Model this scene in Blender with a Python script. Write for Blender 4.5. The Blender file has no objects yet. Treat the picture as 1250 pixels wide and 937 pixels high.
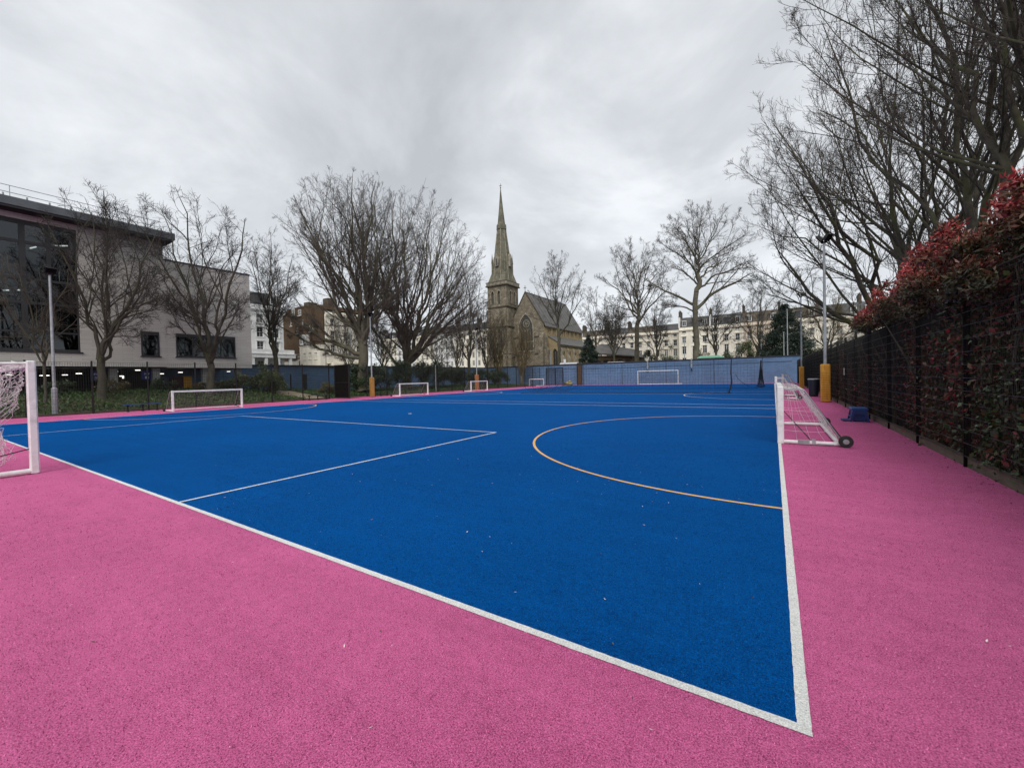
import bpy, math, random
import numpy as np
from mathutils import Matrix, Vector
from mathutils.geometry import tessellate_polygon
SC = bpy.context.scene
C = SC.collection
# ------------------------------------------------------------------ camera
cam = bpy.data.cameras.new('camera'); camo = bpy.data.objects.new('camera', cam); C.objects.link(camo)
R_ = (0.8425958, 0.53805552, -0.02299085); U_ = (0.01058029, 0.02614376, 0.9996022); B_ = (0.53844255, -0.84250386, 0.01633584)
m = Matrix(((R_[0], U_[0], B_[0], 0), (R_[1], U_[1], B_[1], 0), (R_[2], U_[2], B_[2], 1.55), (0, 0, 0, 1)))
camo.matrix_world = m
cam.sensor_width = 36; cam.lens = 499.5 / 1250 * 36; cam.clip_end = 3000; cam.clip_start = 0.05
SC.camera = camo
# ------------------------------------------------------------------ world: overcast sky
SUN_EL, SUN_AZ = math.radians(45), math.radians(156)
W = bpy.data.worlds.new('World'); SC.world = W; W.use_nodes = True
nt = W.node_tree; nt.nodes.clear()
def N(t, **k):
    n = nt.nodes.new(t)
    for a, b in k.items(): setattr(n, a, b)
    return n
L = lambda a, b: nt.links.new(a, b)
out = N('ShaderNodeOutputWorld')
sky = N('ShaderNodeTexSky', sky_type='NISHITA', sun_disc=False, sun_elevation=SUN_EL, sun_rotation=SUN_AZ)
bg1 = N('ShaderNodeBackground'); bg1.inputs[1].default_value = 0.08; L(sky.outputs[0], bg1.inputs[0])
tc = N('ShaderNodeTexCoord'); sep = N('ShaderNodeSeparateXYZ'); L(tc.outputs['Generated'], sep.inputs[0])
mx = N('ShaderNodeMath', operation='MAXIMUM'); L(sep.outputs[2], mx.inputs[0]); mx.inputs[1].default_value = 0.0
ad = N('ShaderNodeMath', operation='ADD'); L(mx.outputs[0], ad.inputs[0]); ad.inputs[1].default_value = 0.32
dx = N('ShaderNodeMath', operation='DIVIDE'); L(sep.outputs[0], dx.inputs[0]); L(ad.outputs[0], dx.inputs[1])
dy = N('ShaderNodeMath', operation='DIVIDE'); L(sep.outputs[1], dy.inputs[0]); L(ad.outputs[0], dy.inputs[1])
cb = N('ShaderNodeCombineXYZ'); L(dx.outputs[0], cb.inputs[0]); L(dy.outputs[0], cb.inputs[1]); cb.inputs[2].default_value = 3.7
n1 = N('ShaderNodeTexNoise'); n1.inputs['Scale'].default_value = 1.9; n1.inputs['Detail'].default_value = 7; n1.inputs['Roughness'].default_value = 0.56; n1.inputs['Distortion'].default_value = 0.3
L(cb.outputs[0], n1.inputs['Vector'])
rp = N('ShaderNodeValToRGB'); L(n1.outputs[0], rp.inputs[0])
e = rp.color_ramp.elements
e[0].position = 0.30; e[0].color = (0.375, 0.392, 0.415, 1)
e[1].position = 0.66; e[1].color = (0.64, 0.66, 0.685, 1)
e2 = rp.color_ramp.elements.new(0.48); e2.color = (0.475, 0.494, 0.518, 1)
# brighter veil low over the horizon
hr = N('ShaderNodeMapRange'); L(sep.outputs[2], hr.inputs[0]); hr.inputs[1].default_value = 0.0; hr.inputs[2].default_value = 0.42
hr.inputs[3].default_value = 0.70; hr.inputs[4].default_value = 0.0
mixc = N('ShaderNodeMix', data_type='RGBA'); L(hr.outputs[0], mixc.inputs[0]); L(rp.outputs[0], mixc.inputs[6]); mixc.inputs[7].default_value = (0.575, 0.60, 0.625, 1)
bg2 = N('ShaderNodeBackground'); L(mixc.outputs[2], bg2.inputs[0]); bg2.inputs[1].default_value = 1.0
ms = N('ShaderNodeMixShader'); ms.inputs[0].default_value = 0.93; L(bg1.outputs[0], ms.inputs[1]); L(bg2.outputs[0], ms.inputs[2]); L(ms.outputs[0], out.inputs[0])
# soft overcast sun
sl = bpy.data.lights.new('sun', 'SUN'); sl.energy = 1.5; sl.angle = math.radians(36); sl.color = (1.0, 0.97, 0.93)
so = bpy.data.objects.new('sun', sl); C.objects.link(so)
sd = Vector((math.sin(SUN_AZ) * math.cos(SUN_EL), math.cos(SUN_AZ) * math.cos(SUN_EL), math.sin(SUN_EL)))
so.rotation_euler = (-sd).to_track_quat('-Z', 'Y').to_euler(); so.location = (0, 0, 60)
SC.view_settings.view_transform = 'Standard'; SC.view_settings.look = 'None'; SC.view_settings.gamma = 1.0
SC.view_settings.exposure = 0.60; SC.view_settings.use_curve_mapping = False
SC.render.engine = 'CYCLES'; SC.cycles.max_bounces = 6; SC.cycles.transparent_max_bounces = 24

# ------------------------------------------------------------------ materials
def mat(name, col, rough=0.8, col2=None, scale=2.0, detail=4, bump=0.0, bscale=None, metal=0.0, spec=0.5, sheen=0.0, stretch=None,
        tint=None, dirt=None, contrast=(0.35, 0.65), sheencol=None):
    M = bpy.data.materials.new(name); M.use_nodes = True
    t = M.node_tree; b = t.nodes['Principled BSDF']
    def nn(ty, **k):
        n = t.nodes.new(ty)
        for a, c in k.items(): setattr(n, a, c)
        return n
    b.inputs['Roughness'].default_value = rough; b.inputs['Metallic'].default_value = metal
    b.inputs['Specular IOR Level'].default_value = spec
    if sheen:
        b.inputs['Sheen Weight'].default_value = sheen; b.inputs['Sheen Roughness'].default_value = 0.4
        if sheencol: b.inputs['Sheen Tint'].default_value = (*sheencol, 1)
    b.inputs['Base Color'].default_value = (*col, 1)
    co = nn('ShaderNodeTexCoord'); vec = co.outputs['Object']
    if stretch:
        mp = nn('ShaderNodeMapping'); mp.inputs['Scale'].default_value = stretch; t.links.new(vec, mp.inputs[0]); vec = mp.outputs[0]
    cur = None
    if tint is not None:      # per-face leaf colour stored in the attribute
        at = nn('ShaderNodeAttribute', attribute_name='tint')
        r = nn('ShaderNodeValToRGB'); t.links.new(at.outputs['Fac'], r.inputs[0])
        els = r.color_ramp.elements
        els[0].position = tint[0][0]; els[0].color = (*tint[0][1], 1); els[1].position = tint[-1][0]; els[1].color = (*tint[-1][1], 1)
        for p, c in tint[1:-1]: els.new(p).color = (*c, 1)
        cur = r.outputs[0]
    elif col2 is not None:
        nz = nn('ShaderNodeTexNoise'); nz.inputs['Scale'].default_value = scale; nz.inputs['Detail'].default_value = detail
        nz.inputs['Roughness'].default_value = 0.62
        t.links.new(vec, nz.inputs['Vector'])
        r = nn('ShaderNodeValToRGB'); t.links.new(nz.outputs[0], r.inputs[0])
        r.color_ramp.elements[0].position = contrast[0]; r.color_ramp.elements[0].color = (*col, 1)
        r.color_ramp.elements[1].position = contrast[1]; r.color_ramp.elements[1].color = (*col2, 1)
        cur = r.outputs[0]
    if dirt:                  # (colour, scale, amount, stretch)
        n2 = nn('ShaderNodeTexNoise'); n2.inputs['Scale'].default_value = dirt[1]; n2.inputs['Detail'].default_value = 5
        v2 = co.outputs['Object']
        if len(dirt) > 3:
            mp = nn('ShaderNodeMapping'); mp.inputs['Scale'].default_value = dirt[3]; t.links.new(v2, mp.inputs[0]); v2 = mp.outputs[0]
        t.links.new(v2, n2.inputs['Vector'])
        mr = nn('ShaderNodeMapRange'); t.links.new(n2.outputs[0], mr.inputs[0]); mr.inputs[1].default_value = 0.45; mr.inputs[2].default_value = 0.72
        mr.inputs[3].default_value = 0; mr.inputs[4].default_value = dirt[2]
        mi = nn('ShaderNodeMix', data_type='RGBA'); t.links.new(mr.outputs[0], mi.inputs[0])
        if cur: t.links.new(cur, mi.inputs[6])
        else: mi.inputs[6].default_value = (*col, 1)
        mi.inputs[7].default_value = (*dirt[0], 1); cur = mi.outputs[2]
    if cur: t.links.new(cur, b.inputs['Base Color'])
    if bump:
        nb = nn('ShaderNodeTexNoise'); nb.inputs['Scale'].default_value = bscale or scale * 3; nb.inputs['Detail'].default_value = 4
        t.links.new(vec, nb.inputs['Vector'])
        bp = nn('ShaderNodeBump'); bp.inputs['Strength'].default_value = min(1, bump); bp.inputs['Distance'].default_value = 0.02 if bump <= 1 else 0.02 * bump
        t.links.new(nb.outputs[0], bp.inputs['Height']); t.links.new(bp.outputs[0], b.inputs['Normal'])
    return M

def brickmat(name, c1, c2, mortar, bw, bh, dirt=None, axis='xz', msize=0.01, bump=0.4, mixn=0.5, dscale=0.5):
    """coursed masonry; bw, bh in metres; axis: which object axes span the wall ('any' uses x+y)"""
    M = bpy.data.materials.new(name); M.use_nodes = True; t = M.node_tree; b = t.nodes['Principled BSDF']
    b.inputs['Roughness'].default_value = 0.9; b.inputs['Specular IOR Level'].default_value = 0.25
    nn = t.nodes.new; lk = t.links.new
    co = nn('ShaderNodeTexCoord'); sp = nn('ShaderNodeSeparateXYZ'); lk(co.outputs['Object'], sp.inputs[0])
    a = nn('ShaderNodeMath'); a.operation = 'ADD'; lk(sp.outputs[0], a.inputs[0]); lk(sp.outputs[1], a.inputs[1])
    cbn = nn('ShaderNodeCombineXYZ'); lk(a.outputs[0], cbn.inputs[0]); lk(sp.outputs[2], cbn.inputs[1])
    br = nn('ShaderNodeTexBrick'); lk(cbn.outputs[0], br.inputs['Vector']); br.inputs['Scale'].default_value = 1
    br.inputs['Brick Width'].default_value = bw; br.inputs['Row Height'].default_value = bh; br.inputs['Mortar Size'].default_value = msize
    br.inputs['Color1'].default_value = (*c1, 1); br.inputs['Color2'].default_value = (*c2, 1); br.inputs['Mortar'].default_value = (*mortar, 1)
    br.inputs['Mortar Smooth'].default_value = 0.3
    nz = nn('ShaderNodeTexNoise'); nz.inputs['Scale'].default_value = dscale; nz.inputs['Detail'].default_value = 6; nz.inputs['Roughness'].default_value = 0.65
    lk(co.outputs['Object'], nz.inputs['Vector'])
    mr = nn('ShaderNodeMapRange'); lk(nz.outputs[0], mr.inputs[0]); mr.inputs[1].default_value = 0.3; mr.inputs[2].default_value = 0.72
    mr.inputs[4].default_value = mixn
    mi = nn('ShaderNodeMix'); mi.data_type = 'RGBA'; lk(mr.outputs[0], mi.inputs[0]); lk(br.outputs[0], mi.inputs[6])
    mi.inputs[7].default_value = (*(dirt or tuple(x * 0.6 for x in c1)), 1); lk(mi.outputs[2], b.inputs['Base Color'])
    bp = nn('ShaderNodeBump'); bp.inputs['Strength'].default_value = bump; bp.inputs['Distance'].default_value = 0.015
    iv = nn('ShaderNodeMath'); iv.operation = 'SUBTRACT'; iv.inputs[0].default_value = 1; lk(br.outputs['Fac'], iv.inputs[1])
    lk(iv.outputs[0], bp.inputs['Height']); lk(bp.outputs[0], b.inputs['Normal'])
    return M

def turf(name, dark, light, fleck, sheen):
    """short curled-fibre sports carpet: coarse fibre grain, brushed patches, real fibre sheen"""
    M = bpy.data.materials.new(name); M.use_nodes = True; t = M.node_tree; b = t.nodes['Principled BSDF']
    nn = t.nodes.new; lk = t.links.new
    b.inputs['Roughness'].default_value = 0.85; b.inputs['Specular IOR Level'].default_value = 0.04
    b.inputs['Sheen Weight'].default_value = sheen[0]; b.inputs['Sheen Roughness'].default_value = 0.35; b.inputs['Sheen Tint'].default_value = (*sheen[1], 1)
    co = nn('ShaderNodeTexCoord')
    def noise(sc, det, ro=0.6, st=None):
        n = nn('ShaderNodeTexNoise'); n.inputs['Scale'].default_value = sc; n.inputs['Detail'].default_value = det; n.inputs['Roughness'].default_value = ro
        if st:
            mp = nn('ShaderNodeMapping'); mp.inputs['Scale'].default_value = st; lk(co.outputs['Object'], mp.inputs[0]); lk(mp.outputs[0], n.inputs['Vector'])
        else: lk(co.outputs['Object'], n.inputs['Vector'])
        return n
    g = noise(130, 3, 0.75); p = noise(2.2, 6, 0.7); q = noise(16, 4, 0.7); w = noise(0.25, 3, 0.5); st = noise(1.3, 4, 0.6, (0.35, 3.0, 1))
    def mad(x, k, y):
        n = nn('ShaderNodeMath'); n.operation = 'MULTIPLY_ADD'; lk(x, n.inputs[0]); n.inputs[1].default_value = k
        if isinstance(y, float): n.inputs[2].default_value = y
        else: lk(y, n.inputs[2])
        return n.outputs[0]
    s = mad(g.outputs[0], 1.45, 0.0); s = mad(q.outputs[0], 0.26, s); s = mad(p.outputs[0], 0.16, s); s = mad(w.outputs[0], 0.18, s); s = mad(st.outputs[0], 0.14, s)
    mr = nn('ShaderNodeMapRange'); lk(s, mr.inputs[0]); mr.inputs[1].default_value = 0.84; mr.inputs[2].default_value = 1.36
    r = nn('ShaderNodeValToRGB'); lk(mr.outputs[0], r.inputs[0])
    r.color_ramp.elements[0].color = (*dark, 1); r.color_ramp.elements[1].color = (*light, 1)
    # worn pale fibres
    v = nn('ShaderNodeTexVoronoi'); v.inputs['Scale'].default_value = 9; lk(co.outputs['Object'], v.inputs['Vector'])
    lt = nn('ShaderNodeMath'); lt.operation = 'LESS_THAN'; lk(v.outputs['Distance'], lt.inputs[0]); lt.inputs[1].default_value = 0.035
    ml = nn('ShaderNodeMath'); ml.operation = 'MULTIPLY'; lk(lt.outputs[0], ml.inputs[0]); ml.inputs[1].default_value = 0.35
    mi = nn('ShaderNodeMix'); mi.data_type = 'RGBA'; lk(ml.outputs[0], mi.inputs[0]); lk(r.outputs[0], mi.inputs[6]); mi.inputs[7].default_value = (*fleck, 1)
    lk(mi.outputs[2], b.inputs['Base Color'])
    bp = nn('ShaderNodeBump'); bp.inputs['Strength'].default_value = 0.9; bp.inputs['Distance'].default_value = 0.006
    lk(s, bp.inputs['Height']); lk(bp.outputs[0], b.inputs['Normal'])
    return M

def emit(name, col, s):
    M = bpy.data.materials.new(name); M.use_nodes = True; b = M.node_tree.nodes['Principled BSDF']
    b.inputs['Base Color'].default_value = (*col, 1); b.inputs['Emission Color'].default_value = (*col, 1); b.inputs['Emission Strength'].default_value = s
    return M
def glass(name, tint=(0.6, 0.63, 0.63), ior=1.5, refl=0.0):
    M = bpy.data.materials.new(name); M.use_nodes = True; t = M.node_tree; t.nodes.clear()
    o = t.nodes.new('ShaderNodeOutputMaterial'); a = t.nodes.new('ShaderNodeBsdfTransparent'); a.inputs[0].default_value = (*tint, 1)
    g = t.nodes.new('ShaderNodeBsdfGlossy'); g.inputs['Roughness'].default_value = 0.03; g.inputs[0].default_value = (0.9, 0.95, 1, 1)
    f = t.nodes.new('ShaderNodeFresnel'); f.inputs[0].default_value = ior
    ad_ = t.nodes.new('ShaderNodeMath'); ad_.operation = 'ADD'; ad_.use_clamp = True; t.links.new(f.outputs[0], ad_.inputs[0]); ad_.inputs[1].default_value = refl
    x = t.nodes.new('ShaderNodeMixShader'); t.links.new(ad_.outputs[0], x.inputs[0]); t.links.new(a.outputs[0], x.inputs[1]); t.links.new(g.outputs[0], x.inputs[2]); t.links.new(x.outputs[0], o.inputs[0])
    return M

BARK = [(0.085, 0.074, 0.056), (0.034, 0.029, 0.023)]
MT = dict(
    pink=turf('pink_turf', (0.200, 0.027, 0.088), (0.84, 0.190, 0.43), (0.85, 0.45, 0.6), (0.10, (1.0, 0.55, 0.75))),
    blue=turf('blue_turf', (0.000, 0.013, 0.074), (0.0, 0.094, 0.385), (0.10, 0.28, 0.55), (0.20, (0.0, 0.42, 1.0))),
    line=turf('white_turf', (0.46, 0.47, 0.45), (0.92, 0.92, 0.89), (0.95, 0.95, 0.95), (0.1, (1, 1, 1))),
    lineyellow=turf('orange_turf', (0.55, 0.27, 0.07), (0.95, 0.60, 0.22), (0.95, 0.8, 0.5), (0.1, (1, 0.9, 0.6))),
    ground=mat('street_asphalt', (0.05, 0.05, 0.05), 0.9, (0.085, 0.083, 0.08), 1.2, bump=0.3, bscale=40),
    soil=mat('garden_soil', (0.030, 0.038, 0.016), 0.95, (0.075, 0.060, 0.035), 2.5, bump=1, bscale=12),
    path=mat('tan_path', (0.32, 0.26, 0.18), 0.9, (0.24, 0.19, 0.13), 3, bump=0.4, bscale=30),
    white=mat('white_powder_coat', (0.80, 0.80, 0.79), 0.35, (0.72, 0.72, 0.71), 6, dirt=((0.42, 0.40, 0.38), 9, 0.5)),
    net=mat('white_net_cord', (0.80, 0.77, 0.76), 0.8),
    darknet=mat('dark_net_cord', (0.012, 0.016, 0.025), 0.8),
    greynet=mat('grey_net_cord', (0.30, 0.31, 0.30), 0.8),
    black=mat('black_powder_coat', (0.010, 0.011, 0.011), 0.6, (0.018, 0.018, 0.018), 8, spec=0.3),
    wire=mat('dark_fence_wire', (0.020, 0.022, 0.021), 0.55, (0.035, 0.036, 0.034), 9, spec=0.35),
    wire2=mat('worn_fence_wire', (0.020, 0.021, 0.019), 0.5, (0.050, 0.048, 0.041), 12, spec=0.4),
    boardshade=mat('black_board_and_shade', (0.004, 0.004, 0.004), 0.95, (0.009, 0.008, 0.007), 5, spec=0.1),  # black parts; its black also stands in for deep shade behind the right fence
    rubber=mat('black_rubber', (0.012, 0.012, 0.012), 0.75, (0.03, 0.028, 0.028), 20),
    galv=mat('galvanised_steel', (0.30, 0.325, 0.34), 0.5, (0.42, 0.445, 0.46), 6, metal=0.35, dirt=((0.2, 0.21, 0.2), 1.5, 0.6, (6, 6, 0.6))),
    pad=mat('ochre_vinyl_pad', (0.56, 0.265, 0.018), 0.55, (0.66, 0.33, 0.03), 2.5, bump=0.3, bscale=9, dirt=((0.25, 0.12, 0.03), 3, 0.6, (5, 5, 0.8))),
    pad2=mat('dull_ochre_pad', (0.36, 0.19, 0.035), 0.7, (0.44, 0.25, 0.06), 2.5, dirt=((0.16, 0.09, 0.03), 3, 0.6, (5, 5, 0.8))),
    pad3=mat('rusty_pad', (0.30, 0.12, 0.045), 0.8, (0.36, 0.16, 0.06), 2.5),
    padline=mat('brown_pad_seam', (0.18, 0.075, 0.012), 0.8),
    bluewall=brickmat('blue_painted_brick', (0.115, 0.205, 0.345), (0.155, 0.25, 0.39), (0.09, 0.165, 0.29), 0.45, 0.15, dirt=(0.085, 0.135, 0.22), mixn=0.65, dscale=0.55),
    coping=mat('dark_coping', (0.018, 0.020, 0.028), 0.8, (0.04, 0.042, 0.05), 3),
    plastic=mat('navy_plastic', (0.008, 0.030, 0.13), 0.45, (0.012, 0.045, 0.18), 4),
    plastictop=mat('blue_plastic_seat', (0.012, 0.06, 0.22), 0.45, (0.02, 0.085, 0.27), 6),
    binmat=mat('dark_bin_plastic', (0.006, 0.010, 0.020), 0.5, (0.012, 0.018, 0.03), 4),
    schoolwall=brickmat('pale_long_brick', (0.52, 0.505, 0.465), (0.60, 0.585, 0.545), (0.37, 0.355, 0.325), 1.1, 0.145, dirt=(0.45, 0.425, 0.38), msize=0.012, mixn=0.6, dscale=0.35),
    roofmetal=mat('grey_zinc_roof', (0.085, 0.095, 0.105), 0.45, (0.12, 0.13, 0.14), 1.5, metal=0.4, stretch=(1, 0.3, 1)),
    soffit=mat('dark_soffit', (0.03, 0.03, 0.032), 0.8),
    frame=mat('anthracite_frame', (0.022, 0.023, 0.025), 0.6, (0.032, 0.033, 0.035), 3),
    concrete=mat('concrete_column', (0.27, 0.28, 0.26), 0.85, (0.35, 0.35, 0.32), 2, bump=0.3, bscale=20),
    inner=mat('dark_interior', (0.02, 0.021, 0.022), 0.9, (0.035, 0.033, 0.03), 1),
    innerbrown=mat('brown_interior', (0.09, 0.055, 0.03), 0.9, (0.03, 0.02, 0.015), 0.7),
    blind=mat('grey_blind', (0.055, 0.065, 0.065), 0.9, (0.08, 0.088, 0.085), 0.9),
    blindgreen=mat('pale_green_blind', (0.13, 0.145, 0.105), 0.9, (0.19, 0.20, 0.15), 0.9),
    gl=glass('tinted_glass', (0.36, 0.39, 0.40), 1.45, 0.02),
    pane=mat('dark_window_glass', (0.018, 0.021, 0.024), 0.08, (0.04, 0.043, 0.045), 0.6),
    panelight=mat('curtained_window_glass', (0.20, 0.20, 0.185), 0.15, (0.10, 0.10, 0.095), 1.3),
    lamp=emit('lit_ceiling_lamp', (1.0, 0.97, 0.88), 1.6),
    tubelight=emit('lit_tube_lamp', (1.0, 0.98, 0.92), 2.5),
    signblue=mat('blue_sign_face', (0.012, 0.022, 0.20), 0.5),
    signwhite=mat('white_sign_print', (0.75, 0.76, 0.80), 0.6),
    paper=mat('white_paper', (0.62, 0.62, 0.58), 0.9),
    papergrey=mat('grey_paper', (0.30, 0.30, 0.30), 0.9),
    teal=mat('dark_teal_board', (0.02, 0.06, 0.055), 0.8, (0.03, 0.08, 0.07), 2),
    poster=mat('blue_poster', (0.02, 0.05, 0.16), 0.7, (0.04, 0.09, 0.25), 5),
    bag=mat('pale_yellow_fabric', (0.42, 0.38, 0.13), 0.8, (0.30, 0.26, 0.10), 4),
    orange=mat('amber_cabinet', (0.62, 0.30, 0.03), 0.5),
    maroon=mat('maroon_panel', (0.06, 0.012, 0.012), 0.7),
    stone=brickmat('church_ragstone', (0.375, 0.325, 0.240), (0.250, 0.215, 0.155), (0.12, 0.10, 0.075), 0.75, 0.36, dirt=(0.085, 0.073, 0.053), msize=0.04, mixn=0.95, dscale=1.1),
    stonepale=mat('church_dressed_stone', (0.36, 0.32, 0.245), 0.9, (0.26, 0.23, 0.175), 1.3, dirt=((0.10, 0.085, 0.06), 1.0, 0.8)),
    stonegold=brickmat('church_golden_stone', (0.44, 0.345, 0.195), (0.34, 0.265, 0.15), (0.25, 0.20, 0.13), 0.6, 0.3, dirt=(0.18, 0.14, 0.085), msize=0.02, mixn=0.5),
    spirestone=brickmat('spire_weathered_stone', (0.260, 0.240, 0.180), (0.18, 0.167, 0.125), (0.13, 0.12, 0.085), 0.6, 0.28, dirt=(0.075, 0.078, 0.055), msize=0.03, mixn=0.95, dscale=0.9),
    string=mat('dark_string_course', (0.045, 0.038, 0.028), 0.9, (0.09, 0.075, 0.055), 1.5),
    slate=mat('blue_grey_slate', (0.082, 0.078, 0.072), 0.7, (0.128, 0.122, 0.114), 0.7, bump=0.3, bscale=6, dirt=((0.11, 0.115, 0.11), 0.35, 0.7), stretch=(1, 1, 1)),
    leadglass=mat('leaded_glass', (0.035, 0.035, 0.034), 0.25, (0.06, 0.058, 0.05), 3),
    stucco=mat('cream_stucco', (0.84, 0.79, 0.67), 0.8, (0.76, 0.71, 0.60), 0.5, dirt=((0.48, 0.43, 0.33), 0.8, 0.5, (1, 1, 0.35))),
    stucco2=mat('weathered_cream_stucco', (0.78, 0.73, 0.63), 0.85, (0.67, 0.62, 0.53), 0.5, dirt=((0.36, 0.31, 0.23), 0.7, 0.6, (1, 1, 0.4))),
    stucco3=mat('pink_cream_stucco', (0.66, 0.55, 0.43), 0.85, (0.56, 0.47, 0.37), 0.5, dirt=((0.36, 0.31, 0.25), 0.7, 0.6, (1, 1, 0.4))),
    whitest=mat('white_stucco', (0.74, 0.735, 0.71), 0.8, (0.62, 0.615, 0.60), 0.6, dirt=((0.5, 0.5, 0.5), 0.8, 0.4)),
    brownbrick=brickmat('brown_london_brick', (0.115, 0.070, 0.038), (0.085, 0.050, 0.028), (0.12, 0.09, 0.06), 0.23, 0.09, dirt=(0.055, 0.034, 0.02), mixn=0.8, dscale=0.5),
    darkslate=mat('dark_mansard_slate', (0.050, 0.050, 0.052), 0.7, (0.085, 0.085, 0.085), 0.9, bump=0.3, bscale=5),
    brownroof=mat('brown_roof_tiles', (0.070, 0.058, 0.042), 0.8, (0.11, 0.09, 0.065), 0.9, bump=0.3, bscale=5),
    chimney=mat('sooty_chimney_brick', (0.055, 0.042, 0.032), 0.9, (0.10, 0.075, 0.055), 2),
    whitepaint=mat('white_window_paint', (0.72, 0.72, 0.70), 0.6),
    bark=mat('brown_grey_bark', BARK[0], 0.9, BARK[1], 3.0, bump=0.7, bscale=14, stretch=(1, 1, 0.35), dirt=((0.085, 0.095, 0.03), 1.1, 0.55)),
    barkpale=mat('mottled_plane_bark', (0.135, 0.118, 0.082), 0.9, (0.070, 0.062, 0.046), 2.2, bump=0.5, bscale=10, dirt=((0.09, 0.095, 0.045), 0.8, 0.6)),
    barkmoss=mat('mossy_bark', (0.105, 0.092, 0.066), 0.9, (0.045, 0.038, 0.030), 2.6, bump=0.7, bscale=12, dirt=((0.105, 0.120, 0.030), 0.6, 0.65)),
    twig=mat('brown_twigs', (0.100, 0.082, 0.064), 0.9, (0.056, 0.046, 0.037), 1.5),
    twigdark=mat('dark_twigs', (0.030, 0.025, 0.022), 0.9, (0.060, 0.048, 0.040), 1.5),
    twigyellow=mat('olive_yellow_twigs', (0.15, 0.118, 0.052), 0.9, (0.085, 0.065, 0.034), 1.2),
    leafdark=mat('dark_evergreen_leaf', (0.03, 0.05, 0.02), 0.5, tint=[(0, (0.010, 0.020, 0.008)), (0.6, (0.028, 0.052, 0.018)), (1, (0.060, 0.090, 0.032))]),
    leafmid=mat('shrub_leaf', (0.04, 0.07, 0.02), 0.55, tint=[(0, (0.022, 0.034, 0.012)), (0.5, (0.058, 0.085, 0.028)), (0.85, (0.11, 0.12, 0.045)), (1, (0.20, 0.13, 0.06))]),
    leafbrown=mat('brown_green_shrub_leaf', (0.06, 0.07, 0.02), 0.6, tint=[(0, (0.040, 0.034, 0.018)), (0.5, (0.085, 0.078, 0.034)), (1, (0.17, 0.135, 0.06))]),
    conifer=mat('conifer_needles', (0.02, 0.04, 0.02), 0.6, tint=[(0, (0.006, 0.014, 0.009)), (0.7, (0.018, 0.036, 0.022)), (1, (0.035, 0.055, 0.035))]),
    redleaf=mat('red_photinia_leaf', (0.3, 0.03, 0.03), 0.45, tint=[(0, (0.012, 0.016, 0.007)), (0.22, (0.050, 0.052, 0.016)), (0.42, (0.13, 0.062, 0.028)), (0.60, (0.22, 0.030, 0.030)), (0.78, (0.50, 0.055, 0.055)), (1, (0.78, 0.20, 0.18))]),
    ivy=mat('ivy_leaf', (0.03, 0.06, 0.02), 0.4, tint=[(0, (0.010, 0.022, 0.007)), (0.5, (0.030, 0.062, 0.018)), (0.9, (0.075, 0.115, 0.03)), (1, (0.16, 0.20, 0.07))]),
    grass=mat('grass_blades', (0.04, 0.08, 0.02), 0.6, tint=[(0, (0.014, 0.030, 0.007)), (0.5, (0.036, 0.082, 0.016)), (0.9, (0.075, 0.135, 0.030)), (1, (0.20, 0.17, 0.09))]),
    pinkfibre=mat('pink_fibre', (0.5, 0.1, 0.3), 0.9, spec=0.1, tint=[(0, (0.16, 0.018, 0.070)), (0.35, (0.30, 0.045, 0.14)), (0.75, (0.62, 0.12, 0.32)), (1, (0.85, 0.26, 0.50))]),
    bluefibre=mat('blue_fibre', (0.0, 0.06, 0.2), 0.9, spec=0.1, tint=[(0, (0.0, 0.010, 0.060)), (0.4, (0.0, 0.034, 0.155)), (0.8, (0.0, 0.075, 0.30)), (1, (0.015, 0.15, 0.45))]),
    debris=mat('leaf_litter', (0.5, 0.4, 0.3), 0.8, tint=[(0, (0.020, 0.014, 0.012)), (0.45, (0.12, 0.07, 0.04)), (0.5, (0.72, 0.62, 0.56)), (1, (0.85, 0.80, 0.76))]),
    timber=mat('weathered_board', (0.075, 0.065, 0.045), 0.9, (0.12, 0.105, 0.075), 3, stretch=(1, 0.2, 4), bump=0.5, bscale=14),
    van=mat('white_van_paint', (0.75, 0.76, 0.77), 0.3),
    greencanvas=mat('pale_green_canvas', (0.28, 0.60, 0.42), 0.7, (0.22, 0.50, 0.35), 1.5),
    cable=mat('black_cable', (0.01, 0.01, 0.012), 0.7),
)

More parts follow.
